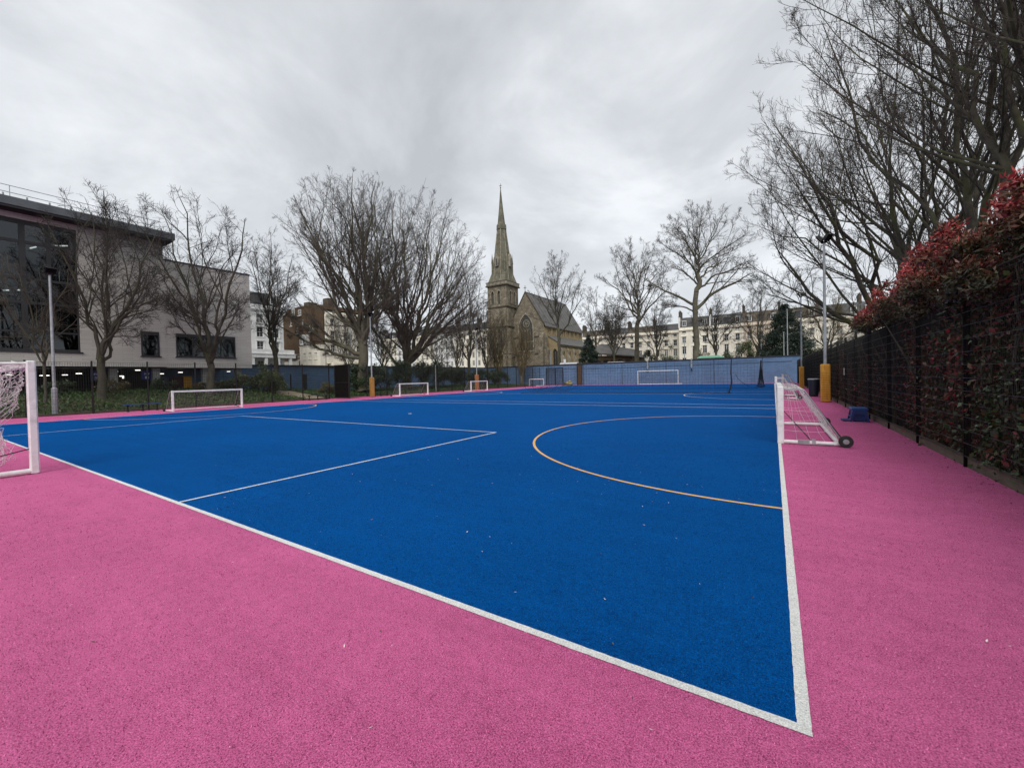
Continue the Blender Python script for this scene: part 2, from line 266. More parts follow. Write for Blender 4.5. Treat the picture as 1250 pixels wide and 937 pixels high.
# ------------------------------------------------------------------ mesh helpers
def wloc(o):
    v = Vector((0, 0, 0))
    while o is not None: v += o.location; o = o.parent
    return v
def link(name, me, mt, parent=None, smooth=False):
    if mt is not None:
        for q in (mt if isinstance(mt, (list, tuple)) else [mt]): me.materials.append(q)
    if smooth: me.polygons.foreach_set('use_smooth', np.ones(len(me.polygons), bool))
    o = bpy.data.objects.new(name, me); C.objects.link(o)
    if parent is not None: o.parent = parent
    return o
class MB:
    def __init__(s): s.v = []; s.f = []; s.mi = []
    def add(s, vs, fs, mi=0):
        k = len(s.v); s.v.extend([tuple(p) for p in vs]); s.f.extend([tuple(i + k for i in f) for f in fs]); s.mi.extend([mi] * len(fs)); return s
    def box(s, x0, y0, z0, x1, y1, z1, mi=0):
        return s.add([(x0, y0, z0), (x1, y0, z0), (x1, y1, z0), (x0, y1, z0), (x0, y0, z1), (x1, y0, z1), (x1, y1, z1), (x0, y1, z1)],
                     [(3, 2, 1, 0), (4, 5, 6, 7), (0, 1, 5, 4), (1, 2, 6, 5), (2, 3, 7, 6), (3, 0, 4, 7)], mi)
    def bev(s, x0, y0, z0, x1, y1, z1, b=0.01, mi=0):
        """box with chamfered vertical and top edges"""
        def ring(z, i): return [(x0 + i + b, y0 + i, z), (x1 - i - b, y0 + i, z), (x1 - i, y0 + i + b, z), (x1 - i, y1 - i - b, z), (x1 - i - b, y1 - i, z), (x0 + i + b, y1 - i, z), (x0 + i, y1 - i - b, z), (x0 + i, y0 + i + b, z)]
        rs = [ring(z0 + b, 0), ring(z1 - b, 0), ring(z1, b)]; vs = [p for r in ([ring(z0, b)] + rs) for p in r]
        fs = [tuple(range(7, -1, -1)), tuple(range(24, 32))]
        for k in range(3):
            for i in range(8): fs.append((k * 8 + i, k * 8 + (i + 1) % 8, k * 8 + 8 + (i + 1) % 8, k * 8 + 8 + i))
        return s.add(vs, fs, mi)
    def tube(s, pts, r, k=8, caps=True, mi=0):
        pts = [Vector(p) for p in pts]; n = len(pts); rr = r if isinstance(r, (list, tuple)) else [r] * n
        vs = []
        for i, p in enumerate(pts):
            t = (pts[min(i + 1, n - 1)] - pts[max(i - 1, 0)]).normalized()
            a = Vector((0, 0, 1)) if abs(t.z) < 0.9 else Vector((1, 0, 0))
            u = t.cross(a).normalized(); w = t.cross(u)
            for j in range(k):
                q = 2 * math.pi * j / k; vs.append(p + (u * math.cos(q) + w * math.sin(q)) * rr[i])
        fs = [(i * k + j, i * k + (j + 1) % k, (i + 1) * k + (j + 1) % k, (i + 1) * k + j) for i in range(n - 1) for j in range(k)]
        if caps: fs += [tuple(range(k - 1, -1, -1)), tuple(range((n - 1) * k, n * k))]
        return s.add(vs, fs, mi)
    def prism(s, poly, d, mi=0):
        """poly: list of 3D points (planar), d: extrusion vector"""
        n = len(poly); d = Vector(d); vs = [Vector(p) for p in poly] + [Vector(p) + d for p in poly]
        return s.add(vs, [tuple(range(n - 1, -1, -1)), tuple(range(n, 2 * n))] + [(i, (i + 1) % n, n + (i + 1) % n, n + i) for i in range(n)], mi)
    def holed(s, outer, holes, d, mi=0, depth=None):
        """planar panel with holes: front skin and reveals going along d"""
        loops = [[Vector(p) for p in outer]] + [[Vector(p) for p in h] for h in holes]
        tri = tessellate_polygon(loops); flat = [p for l in loops for p in l]; k = len(s.v)
        s.add(flat, [tuple(t) for t in tri], mi); d = Vector(d)
        for h in holes:
            n = len(h); vs = [Vector(p) for p in h] + [Vector(p) + d for p in h]
            s.add(vs, [(i, (i + 1) % n, n + (i + 1) % n, n + i) for i in range(n)], mi)
        return s
    def build(s, name, mt, parent=None, world=True, smooth=False, me_only=False):
        off = wloc(parent) if (world and parent is not None) else Vector((0, 0, 0))
        me = bpy.data.meshes.new(name)
        me.from_pydata([(p[0] - off.x, p[1] - off.y, p[2] - off.z) for p in s.v], [], s.f)
        me.update()
        if me_only: return me
        if any(s.mi): me.polygons.foreach_set('material_index', s.mi)
        return link(name, me, mt, parent, smooth)
def fastmesh(name, V, Q, tint=None):
    """V (n,3), Q (m,k) uniform polygons"""
    me = bpy.data.meshes.new(name); n, (mm, k) = len(V), Q.shape
    me.vertices.add(n); me.vertices.foreach_set('co', np.ascontiguousarray(V, dtype=np.float32).ravel())
    me.loops.add(mm * k); me.loops.foreach_set('vertex_index', Q.astype(np.int32).ravel())
    me.polygons.add(mm); me.polygons.foreach_set('loop_start', np.arange(0, mm * k, k, dtype=np.int32))
    me.update(calc_edges=True)
    if tint is not None:
        a = me.attributes.new('tint', 'FLOAT', 'FACE'); a.data.foreach_set('value', tint.astype(np.float32))
    return me
def props(o, label=None, cat=None, group=None, kind=None):
    if label: o['label'] = label
    if cat: o['category'] = cat
    if group: o['group'] = group
    if kind: o['kind'] = kind
    return o
def thing(name, label, cat, loc=(0, 0, 0), group=None, rz=0):
    o = bpy.data.objects.new(name, None); o.empty_display_size = 0.2; C.objects.link(o); o.location = loc; o.rotation_euler = (0, 0, rz)
    return props(o, label, cat, group)
def copy_tree(o, parent=None):
    c = o.copy(); C.objects.link(c)
    if parent is not None: c.parent = parent
    for ch in list(o.children): copy_tree(ch, c)
    return c
def struct(name, mb, mt):
    return props(mb.build(name, mt), kind='structure')
PI = math.pi

# ------------------------------------------------------------------ ground and court
g = MB(); g.add([(-1500, -1500, -0.06), (1500, -1500, -0.06), (1500, 1500, -0.06), (-1500, 1500, -0.06)], [(0, 1, 2, 3)]); struct('ground', g, MT['ground'])
g = MB(); g.box(-33.62, -14, -0.05, 2.62, 63.4, 0.0); struct('court_surround', g, MT['pink'])
X0, X1, Y0, Y1 = -28.2, 0.095, 2.125, 61.6
g = MB(); g.add([(X0, Y0, 0.0025), (X1, Y0, 0.0025), (X1, Y1, 0.0025), (X0, Y1, 0.0025)], [(0, 1, 2, 3)]); struct('court', g, MT['blue'])
lrng = np.random.default_rng(77)
def hline(mb, x0, y0, x1, y1, z=0.0048):
    """painted line; its edges waver by a few millimetres"""
    al = (x1 - x0) > (y1 - y0); Ln = max(x1 - x0, y1 - y0); n = int(Ln / .035); t_ = np.linspace(0, 1, n + 1)
    def wav(): 
        w = lrng.normal(size=n + 1) * .0008 + np.interp(t_ * Ln, np.arange(0, Ln + .6, .5), lrng.normal(size=len(np.arange(0, Ln + .6, .5))) * .0006); w[0] = w[-1] = 0; return w
    a, b = wav(), wav()
    if al: V = [p for i in range(n + 1) for p in ((x0 + (x1 - x0) * t_[i], y0 + a[i], z), (x0 + (x1 - x0) * t_[i], y1 + b[i], z))]
    else: V = [p for i in range(n + 1) for p in ((x1 + b[i], y0 + (y1 - y0) * t_[i], z), (x0 + a[i], y0 + (y1 - y0) * t_[i], z))]
    mb.add(V, [(2 * i, 2 * i + 2, 2 * i + 3, 2 * i + 1) for i in range(n)])
def arc(mb, cx, cy, r, a0, a1, w, z, n=64):
    vs = []
    for i in range(n + 1):
        a = a0 + (a1 - a0) * i / n; c, s_ = math.cos(a), math.sin(a)
        vs += [(cx + (r - w / 2) * c, cy + (r - w / 2) * s_, z), (cx + (r + w / 2) * c, cy + (r + w / 2) * s_, z)]
    mb.add(vs, [(2 * i, 2 * i + 1, 2 * i + 3, 2 * i + 2) for i in range(n)])
g = MB()
hline(g, 0.07, 2.10, 0.125, 61.6); hline(g, X0 - 0.02, 2.10, 0.07, 2.152); hline(g, X0 - 0.02, 2.152, X0 + 0.03, 61.55); hline(g, X0, 61.55, 0.07, 61.62)
hline(g, -6.66, 2.152, -6.61, 9.50, 0.0047); hline(g, -21.37, 9.45, -6.66, 9.50, 0.0047); hline(g, -21.42, 2.152, -21.37, 9.50, 0.0047)
hline(g, X0 + 0.03, 20.05, 0.07, 20.11); hline(g, X0 + 0.03, 22.1, 0.07, 22.16); hline(g, X0 + 0.03, 32.75, 0.07, 32.82)
arc(g, 0.07, 31.9, 5.5, PI / 2, 3 * PI / 2, 0.06, 0.0072); arc(g, X0 + .03, 31.9, 5.5, -PI / 2, PI / 2, 0.06, 0.0072)
g.add([(-14.0 + .09 * math.cos(a), 13.2 + .09 * math.sin(a), 0.0048) for a in [k * PI / 6 for k in range(12)]], [tuple(range(12))])
struct('court_markings', g, MT['line'])
g = MB(); arc(g, 0.07, 10.98, 5.5, PI / 2, 3 * PI / 2, 0.055, 0.0072, 96); arc(g, X0 + .03, 10.98, 5.5, -PI / 2, PI / 2, 0.055, 0.0072)
struct('goal_area_arcs', g, MT['lineyellow'])
# raised street level beyond the walls
g = MB(); g.box(-420, 64.3, -0.05, 260, 700, 1.55); struct('street', g, MT['ground'])
g = MB(); g.box(-420, 21, -0.05, -49.2, 64.25, 1.52); struct('side_street', g, MT['ground'])

# ------------------------------------------------------------------ leaf scatter
def leaves(rng, P, size, aspect=0.45, up=0.0, jit=0.3):
    """one folded leaf-shaped quad per point; returns verts, quads"""
    n = len(P); d = rng.normal(size=(n, 3)); d[:, 2] += up; d /= np.linalg.norm(d, axis=1)[:, None]
    r = rng.normal(size=(n, 3)); s_ = np.cross(d, r); s_ /= np.linalg.norm(s_, axis=1)[:, None]
    nn_ = np.cross(d, s_)
    L_ = size * (1 + jit * rng.normal(size=n)).clip(0.4, 1.8)
    d = d * L_[:, None]; s_ = s_ * (L_ * aspect)[:, None]; fold = nn_ * (L_ * 0.12)[:, None]
    V = np.stack([P, P + d * 0.45 + s_ * 0.5 + fold, P + d, P + d * 0.45 - s_ * 0.5 + fold], 1).reshape(-1, 3)
    return V, np.arange(4 * n).reshape(n, 4)
def clump_points(rng, blobs, n, shell=0.75):
    """points spread in the outer part of ellipsoid blobs [(cx,cy,cz,rx,ry,rz)]"""
    B = np.array(blobs); w = (B[:, 3] * B[:, 4] + B[:, 3] * B[:, 5] + B[:, 4] * B[:, 5]); w = w / w.sum()
    k = rng.choice(len(B), n, p=w); d = rng.normal(size=(n, 3)); d /= np.linalg.norm(d, axis=1)[:, None]
    r = 1 - (1 - shell) * rng.random(n) ** 1.5 * 1.6
    return B[k, :3] + d * B[k, 3:] * r[:, None], k, d
def shrub(name, label, loc, blobs, n, size, mt, seed, cat='shrub', group=None, stems=5, aspect=0.5, dark=0.0, trunkmat=None):
    rng = np.random.default_rng(seed); t = thing(name, label, cat, loc, group)
    # break the blobs into many small clumps
    sub = []
    for b in blobs:
        for _ in range(14):
            d = rng.normal(size=3); d /= np.linalg.norm(d); q = rng.uniform(0.55, 1.0)
            rr = rng.uniform(0.20, 0.42)
            sub.append((b[0] + d[0] * b[3] * q * .8, b[1] + d[1] * b[4] * q * .8, max(b[2] + d[2] * b[5] * q * .8, 0.1), b[3] * rr, b[4] * rr, b[5] * rr))
    P, k, d = clump_points(rng, sub, n, 0.5)
    P[:, 2] = np.maximum(P[:, 2], 0.02)
    V, Q = leaves(rng, P, size, aspect, 0.2)
    kt = rng.random(len(sub)) * 0.5
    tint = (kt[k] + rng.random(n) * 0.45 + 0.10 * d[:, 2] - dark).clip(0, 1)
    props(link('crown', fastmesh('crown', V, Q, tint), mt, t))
    m_ = MB()
    for i in range(stems):
        a = rng.uniform(0, 6.28); b = blobs[int(rng.integers(len(blobs)))]
        m_.tube([(0.1 * math.cos(a), 0.1 * math.sin(a), -0.1), (b[0] * .5 + .1 * math.cos(a), b[1] * .5, b[2] * .5), (b[0] + b[3] * .4 * math.cos(a), b[1] + b[4] * .4 * math.sin(a), b[2] + b[5] * 0.5)], [0.04, 0.025, 0.01], 5)
    m_.build('trunk', trunkmat or MT['bark'], t, world=False)
    return t

# ------------------------------------------------------------------ bare trees
def tubes(P, Rd, k):
    """P (N,m,3), Rd (N,m) -> verts, quads"""
    N_, m_, _ = P.shape
    T = np.empty_like(P); T[:, 1:-1] = P[:, 2:] - P[:, :-2]; T[:, 0] = P[:, 1] - P[:, 0]; T[:, -1] = P[:, -1] - P[:, -2]
    T /= np.linalg.norm(T, axis=2)[..., None] + 1e-9
    a = np.where(np.abs(T[:, :1, 2:3]) < 0.8, np.array([0, 0, 1.0]), np.array([1.0, 0, 0])); a = np.broadcast_to(a, T.shape)
    u = np.cross(T, a); u /= np.linalg.norm(u, axis=2)[..., None] + 1e-9; w = np.cross(T, u)
    ang = np.arange(k) * 2 * PI / k
    V = P[:, :, None, :] + (u[:, :, None, :] * np.cos(ang)[None, None, :, None] + w[:, :, None, :] * np.sin(ang)[None, None, :, None]) * Rd[:, :, None, None]
    V = V.reshape(-1, 3)
    i = np.arange(m_ - 1)[:, None] * k; j = np.arange(k)[None, :]; j2 = (j + 1) % k
    q = np.stack([i + j, i + j2, i + k + j2, i + k + j], -1).reshape(-1, 4)
    Q = (q[None] + (np.arange(N_) * m_ * k)[:, None, None]).reshape(-1, 4)
    return V, Q
def merge(parts):
    Vs, Qs, o = [], [], 0
    for V, Q in parts: Vs.append(V); Qs.append(Q + o); o += len(V)
    return np.concatenate(Vs), np.concatenate(Qs)
def interp(P, t):
    m_ = P.shape[1]; x = t * (m_ - 1); i = np.clip(x.astype(int), 0, m_ - 2); f = (x - i)
    r = np.arange(len(P))[:, None]
    if P.ndim == 3: return P[r, i] * (1 - f)[..., None] + P[r, i + 1] * f[..., None], P[r, i + 1] - P[r, i]
    return P[r, i] * (1 - f) + P[r, i + 1] * f
def spawn(rng, P, Rd, nper, t0, t1, ang, ratio, lmin, lmax, m2, wig, up, cen, rad, rr, rk, rmin, curl=0.0, thin=1.0):
    N_ = len(P); plen = np.linalg.norm(np.diff(P, axis=1), axis=2).sum(1)
    t = t0 + (t1 - t0) * (np.arange(nper)[None, :] + rng.random((N_, nper))) / nper
    p, tg = interp(P, t); rp_ = interp(Rd, t); tg = tg / (np.linalg.norm(tg, axis=2)[..., None] + 1e-9)
    rv = rng.normal(size=tg.shape); pe = np.cross(tg, rv); pe /= np.linalg.norm(pe, axis=2)[..., None] + 1e-9
    a = rng.uniform(ang[0], ang[1], (N_, nper))[..., None]
    d = tg * np.cos(a) + pe * np.sin(a); d[..., 2] += up; d /= np.linalg.norm(d, axis=2)[..., None]
    Ln = (plen[:, None] * ratio * (1 - 0.5 * t) * rng.uniform(0.6, 1.2, t.shape)).clip(lmin, lmax)
    # distance to the crown envelope
    q = (p - cen) / rad; e_ = d / rad
    A = (e_ ** 2).sum(-1); B = (q * e_).sum(-1); Cc = (q ** 2).sum(-1) - 1
    disc = np.maximum(B * B - A * Cc, 0); s_ = (-B + np.sqrt(disc)) / A
    Ln = np.minimum(Ln, np.maximum(s_ * rng.uniform(0.85, 1.08, t.shape), lmin * 0.5))
    p = p.reshape(-1, 3); d = d.reshape(-1, 3); Ln = Ln.reshape(-1); rp_ = rp_.reshape(-1)
    M_ = len(p); O = np.empty((M_, m2, 3)); O[:, 0] = p; cur = p.copy(); dd = d.copy(); cd = rng.normal(size=(M_, 3)) * curl
    for i in range(1, m2):
        dd = dd + rng.normal(size=(M_, 3)) * wig + cd; dd[:, 2] += up * 0.5; dd /= np.linalg.norm(dd, axis=1)[:, None]
        cur = cur + dd * (Ln / (m2 - 1))[:, None]; O[:, i] = cur
    r0 = np.minimum(rp_ * rr, rk * Ln + rmin); tt = np.linspace(0, 1, m2)[None, :]
    Ro = r0[:, None] * (1 - tt) + rmin * 0.8 * tt
    return O, Ro
NT = []
def tree(name, label, loc, H, cen, rad, fork=3.0, r0=0.35, nl=6, nf=4, n2=7, n3=6, n4=4, l2=4.2, seed=1, up=0.10, wig=0.14, barkm='bark', twigm='twig', twig=0.011,
         exc=0.0, lean=(0, 0), elev=(-0.15, 1.45), bow=0.45, l4=(0.25, 0.9), cat='tree', group=None, extra=(), azr=None, spread=0.5, t2=0.26, fr=0.58, a2=(0.35, 0.95)):
    """cen / rad: crown envelope relative to the base. exc: share of the height the trunk runs on above the fork"""
    rng = np.random.default_rng(seed); t = thing(name, label, cat, loc, group)
    cen = np.array(cen, float); rad = np.array(rad, float)
    fk = np.array([lean[0], lean[1], fork], float)
    # trunk
    n_t = 9; s_ = np.linspace(0, 1, n_t)[:, None]
    TP = np.array([0, 0, -0.4]) * (1 - s_) + fk * s_ + np.cumsum(rng.normal(size=(n_t, 3)) * [1, 1, 0.1], 0) * 0.012 * fork
    TP[0] = (0, 0, -0.4); TR = r0 * (1 - 0.22 * s_[:, 0]); TR[0] *= 1.45; TR[1] *= 1.12
    parts = [tubes(TP[None], TR[None], 12)]
    ftop = TP[-1].copy()
    leader = None
    if exc > 0:
        n_e = 14; s_ = np.linspace(0, 1, n_e)[:, None]; top = np.array([cen[0], cen[1], fork + (H - fork) * exc])
        LP = ftop * (1 - s_) + top * s_ + np.sin(s_ * PI) * rng.normal(size=3) * 0.4 + np.cumsum(rng.normal(size=(n_e, 3)) * [1, 1, 0.1], 0) * 0.008 * H
        LP += ftop - LP[0]
        LR = TR[-1] * (1 - s_[:, 0]) ** 0.85 + 0.02; leader = LP; parts.append(tubes(LP[None], LR[None], 9))
    LM = 12; LPs, LRs = [], []
    for i in range(nl):
        az = (i * 2.399963 + rng.uniform(-0.35, 0.35)) if azr is None else rng.uniform(*azr)
        u = (i + 0.5) / nl; el = elev[0] + (elev[1] - elev[0]) * u + rng.uniform(-0.12, 0.12)
        tgt = cen + rad * np.array([math.cos(el) * math.cos(az), math.cos(el) * math.sin(az), math.sin(el)]) * rng.uniform(0.82, 0.95)
        if leader is not None:
            f_ = min(0.9, max(0.0, 0.0 + 0.85 * u)); x = f_ * 12; k = int(x); st = leader[k] * (1 - (x - k)) + leader[k + 1] * (x - k); rs = LR[k] * rng.uniform(0.40, 0.58)
        else:
            st = ftop + rng.normal(size=3) * r0 * 0.25; st[2] = ftop[2] - rng.uniform(0, 0.22) * min(fork, 4); rs = TR[-1] * rng.uniform(0.40, 0.60)
        D = np.linalg.norm(tgt - st); out_ = (tgt - st) / D
        c1 = st + (np.array([out_[0] * spread, out_[1] * spread, bow + 0.25])) * D * 0.42
        s_ = np.linspace(0, 1, LM)[:, None]
        B = (1 - s_) ** 2 * st + 2 * s_ * (1 - s_) * c1 + s_ ** 2 * tgt
        w = np.cumsum(rng.normal(size=(LM, 3)), 0) * 0.016 * D; w -= w[0] + (w[-1] - w[0]) * 0.4 * s_; B = B + w
        LPs.append(B); LRs.append(rs * (1 - s_[:, 0]) ** 0.75 + 0.018)
    for (st, c1, tgt, rs) in extra:
        st, c1, tgt = map(lambda q: np.array(q, float), (st, c1, tgt)); s_ = np.linspace(0, 1, LM)[:, None]
        B = (1 - s_) ** 2 * st + 2 * s_ * (1 - s_) * c1 + s_ ** 2 * tgt; w = np.cumsum(rng.normal(size=(LM, 3)), 0) * 0.014 * np.linalg.norm(tgt - st); w -= w[0]
        LPs.append(B + w); LRs.append(rs * (1 - s_[:, 0]) ** 0.7 + 0.018)
    LPs = np.array(LPs); LRs = np.array(LRs)
    # co-dominant forks that run on to the crown envelope
    Pf, Rf = spawn(rng, LPs, LRs, nf, 0.15, 0.8, (0.28, 0.80), 3.0, 1.5, 30.0, LM, wig * 0.45, up * 0.35, cen, rad * 0.97, fr, 0.014, 0.012, curl=0.012)
    P1 = np.concatenate([LPs, Pf]); R1 = np.concatenate([LRs, Rf])
    parts.append(tubes(LPs, LRs, 8)); parts.append(tubes(Pf, Rf, 6))
    P2, R2 = spawn(rng, P1, R1, n2, t2, 1.0, a2, 0.34, 0.8, l2, 7, wig, up, cen, rad, 0.5, 0.0062, twig * 1.15, curl=0.05)
    if leader is not None:
        Px, Rx = spawn(rng, leader[None], LR[None], 26, 0.3, 1.0, (0.6, 1.2), 0.3, 0.8, 5.0, 7, wig, up, cen, rad, 0.5, 0.011, twig * 1.4, curl=0.05)
        P2 = np.concatenate([P2, Px]); R2 = np.concatenate([R2, Rx])
    big = tubes(P2, R2, 4)
    V, Q = merge(parts); link('trunk', fastmesh('trunk', V, Q), MT[barkm], t, True)
    P3, R3 = spawn(rng, P2, R2, n3, 0.15, 1.0, (0.35, 0.95), 0.55, 0.45, 2.4, 3, wig * 1.2, up, cen, rad * 1.02, 0.7, 0.005, twig * .9, curl=0.09)
    ps = [big, tubes(P3, R3, 3)]
    if n4:
        P4, R4 = spawn(rng, P3, R3, n4, 0.1, 1.0, (0.4, 0.9), 0.6, l4[0], l4[1], 2, wig * 1.5, up * 1.2, cen, rad * 1.05, 0.8, 0.004, twig * 0.70, curl=0.10)
        ps.append(tubes(P4, R4, 3))
    V, Q = merge(ps); link('crown', fastmesh('crown', V, Q), MT[twigm], t, True)
    NT.append((name, len(Q) * 2))
    return t

# ------------------------------------------------------------------ building helpers
def wall_grid(mb, x0, z0, x1, z1, rects, depth=0.18, y=0.0, mi=0):
    """front skin in the xz plane at y (facing -y) with rectangular openings and reveals"""
    xs = sorted({x0, x1, *[r[0] for r in rects], *[r[2] for r in rects]}); zs = sorted({z0, z1, *[r[1] for r in rects], *[r[3] for r in rects]})
    for i in range(len(xs) - 1):
        for j in range(len(zs) - 1):
            cx, cz = (xs[i] + xs[i + 1]) / 2, (zs[j] + zs[j + 1]) / 2
            if any(r[0] < cx < r[2] and r[1] < cz < r[3] for r in rects): continue
            mb.add([(xs[i], y, zs[j]), (xs[i + 1], y, zs[j]), (xs[i + 1], y, zs[j + 1]), (xs[i], y, zs[j + 1])], [(0, 1, 2, 3)], mi)
    for (a, b, c, d) in rects:
        mb.add([(a, y, b), (c, y, b), (c, y, d), (a, y, d), (a, y + depth, b), (c, y + depth, b), (c, y + depth, d), (a, y + depth, d)],
               [(0, 4, 5, 1), (1, 5, 6, 2), (2, 6, 7, 3), (3, 7, 4, 0)], mi)
_wc = {}
def window(parent, x, y, z, w, h, rz=0.0, style='sash', hood=None, panem=None, framem=None, wallm=None):
    """x,z lower left corner; frame stands in the opening; pane, sill and hood are its sub-parts"""
    key = (round(w, 2), round(h, 2), style, hood, (panem or MT['pane']).name, (framem or MT['whitepaint']).name, (wallm or MT['stucco']).name)
    if key not in _wc:
        f = MB(); b = 0.07
        y0_, y1_ = 0.10, 0.17
        f.box(0, y0_, 0, b, y1_, h); f.box(w - b, y0_, 0, w, y1_, h); f.box(b, y0_, 0, w - b, y1_, b); f.box(b, y0_, h - b, w - b, y1_, h)
        if style == 'sash': f.box(b, y0_ + .01, h * .5 - .03, w - b, y1_ - .01, h * .5 + .03); f.box(w / 2 - .018, y0_ + .02, b, w / 2 + .018, y1_ - .02, h - b)
        if style == 'french': f.box(w / 2 - .05, y0_ + .01, b, w / 2 + .05, y1_ - .01, h - b); f.box(b, y0_ + .02, h * .72, w - b, y1_ - .02, h * .72 + .06)
        me = f.build('window', None, me_only=True); me.materials.append(framem or MT['whitepaint'])
        p = MB(); p.box(b * .5, y1_ + 0.002, b * .5, w - b * .5, y1_ + .02, h - b * .5); pm = p.build('pane', None, me_only=True); pm.materials.append(panem or MT['pane'])
        s_ = MB(); s_.box(-.10, -.10, -.12, w + .10, 0.10, 0.0); sm = s_.build('sill', None, me_only=True); sm.materials.append(wallm or MT['stucco'])
        hm = None
        if hood:
            q = MB(); q.box(-.20, -.10, 0, -.03, 0.0, h + .05); q.box(w + .03, -.10, 0, w + .20, 0.0, h + .05); q.box(-.28, -.22, h + .052, w + .28, 0.0, h + .20)
            if hood == 'pediment': q.prism([(-.28, 0, h + .202), (w + .28, 0, h + .202), (w / 2, 0, h + .52)], (0, -.2, 0))
            if hood == 'arch': q.prism([(w / 2 + (w / 2 + .25) * math.cos(a), 0, h + .202 + .35 * math.sin(a)) for a in [k * PI / 8 for k in range(9)]], (0, -.2, 0))
            hm = q.build('hood', None, me_only=True); hm.materials.append(wallm or MT['stucco'])
        _wc[key] = (me, pm, sm, hm)
    me, pm, sm, hm = _wc[key]
    o = bpy.data.objects.new('window', me); C.objects.link(o); o.parent = parent; o.location = (x, y, z); o.rotation_euler = (0, 0, rz)
    for nm_, q in (('pane', pm), ('sill', sm), ('hood', hm)):
        if q is not None:
            c = bpy.data.objects.new(nm_, q); C.objects.link(c); c.parent = o
    return o
def house(name, label, loc, rz, Wd, P, nb, rows, wallm, D=11.0, group=None, mans=3.2, roofm='darkslate', dormers=True, chim=True, cat='house', win_w=1.18,
          cornice=True, seed=0, hood2='pediment', portico=True, roofslope=1.1, chimw=(0.5, 3.4)):
    rng = random.Random(seed); t = thing(name, label, cat, loc, group, rz); wm = MT[wallm]
    rects = []; bw = Wd / nb
    for (zc, h, kind) in rows:
        for i in range(nb):
            cx = bw * (i + .5); rects.append((cx - win_w / 2, zc - h / 2, cx + win_w / 2, zc + h / 2))
    m_ = MB(); wall_grid(m_, 0, 0, Wd, P, rects, 0.2)
    m_.add([(0, 0, 0), (0, D, 0), (0, D, P), (0, 0, P)], [(0, 1, 2, 3)]); m_.add([(Wd, 0, 0), (Wd, D, 0), (Wd, D, P), (Wd, 0, P)], [(3, 2, 1, 0)])
    m_.add([(0, D, 0), (Wd, D, 0), (Wd, D, P), (0, D, P)], [(3, 2, 1, 0)]); m_.add([(0, .21, 0), (Wd, .21, 0), (Wd, .21, P), (0, .21, P)], [(0, 1, 2, 3)])
    m_.build('wall', wm, t, world=False)
    k = 0
    for ri, (zc, h, kind) in enumerate(rows):
        for i in range(nb):
            a, b, c, d = rects[k]; k += 1
            window(t, a, 0, b, c - a, d - b, 0, 'french' if h > 2.3 else 'sash', kind, MT['panelight'] if rng.random() < .3 else MT['pane'], wallm=wm)
    if cornice:
        c = MB(); c.box(-.0, -.45, P - .9, Wd, -.002, P - .65); c.box(0, -.25, P - 1.15, Wd, -.002, P - .902); c.box(0, -.06, P - .648, Wd, .25, P + .02)
        z1 = rows[1][0] - rows[1][1] / 2 - .45 if len(rows) > 1 else None
        if z1: pass
        c.build('cornice', wm, t, world=False)
    if mans:
        r = MB(); r.prism([(0.02, .5, P + .03), (0.02, D - .3, P + .03), (0.02, D - .3 - roofslope, P + mans), (0.02, D / 2, P + mans + .35), (0.02, .5 + roofslope, P + mans)], (Wd - .04, 0, 0))
        ro = r.build('roof', MT[roofm], t, world=False)
        if dormers:
            for i in range(nb):
                cx = bw * (i + .5) ; d_ = MB(); d_.box(cx - .62, .55, P + .5, cx + .62, 2.2, P + 2.15); d_.box(cx - .72, .42, P + 2.152, cx + .72, 2.3, P + 2.28)
                do = d_.build('dormer', MT['whitepaint'] if i % 2 == 0 else MT['darkslate'], ro, world=False)
                p = MB(); 
                for sx in (-1, 1): p.box(cx + sx * .27 - .22, .53, P + .65, cx + sx * .27 + .22, .548, P + 2.0)
                po = p.build('dormer_window', MT['pane'], ro, world=False)
    if chim:
        c = MB(); c.box(-.3, chimw[0] + 1.0, P + .5, .3, chimw[0] + 1.0 + chimw[1], P + mans + 1.9)
        c.box(-.36, chimw[0] + .94, P + mans + 1.902, .36, chimw[0] + 1.06 + chimw[1], P + mans + 2.05)
        co = c.build('chimney', MT['chimney'], t, world=False)
        q = MB()
        for i in range(6): q.tube([(0, chimw[0] + 1.3 + i * .52, P + mans + 2.04), (0, chimw[0] + 1.3 + i * .52, P + mans + 2.55)], [.13, .10], 6)
        q.build('chimney_pot', MT['brownroof'], co, world=False)
    if portico:
        x = bw * .5; c = MB(); c.box(x - 1.1, -1.9, 3.4, x + 1.1, -.002, 3.85); c.box(x - 1.0, -1.8, 3.852, x + 1.0, -.002, 4.0)
        for sx in (-.9, .9):
            c.tube([(x + sx, -1.65, .0), (x + sx, -1.65, 3.4)], [.2, .17], 10)
        c.build('portico', wm, t, world=False)
        b = MB()
        for i in range(int(Wd / .22)): b.tube([(i * .22 + .1, -.9, 4.02), (i * .22 + .1, -.9, 4.8)], .04, 4, False)
        b.box(0, -.98, 4.8, Wd, -.82, 4.9); b.box(0, -1.0, 3.86, Wd, -.8, 4.02); b.box(0, -.8, 3.87, Wd, -.002, 4.0)
        b.build('balcony', wm, t, world=False)
    return t

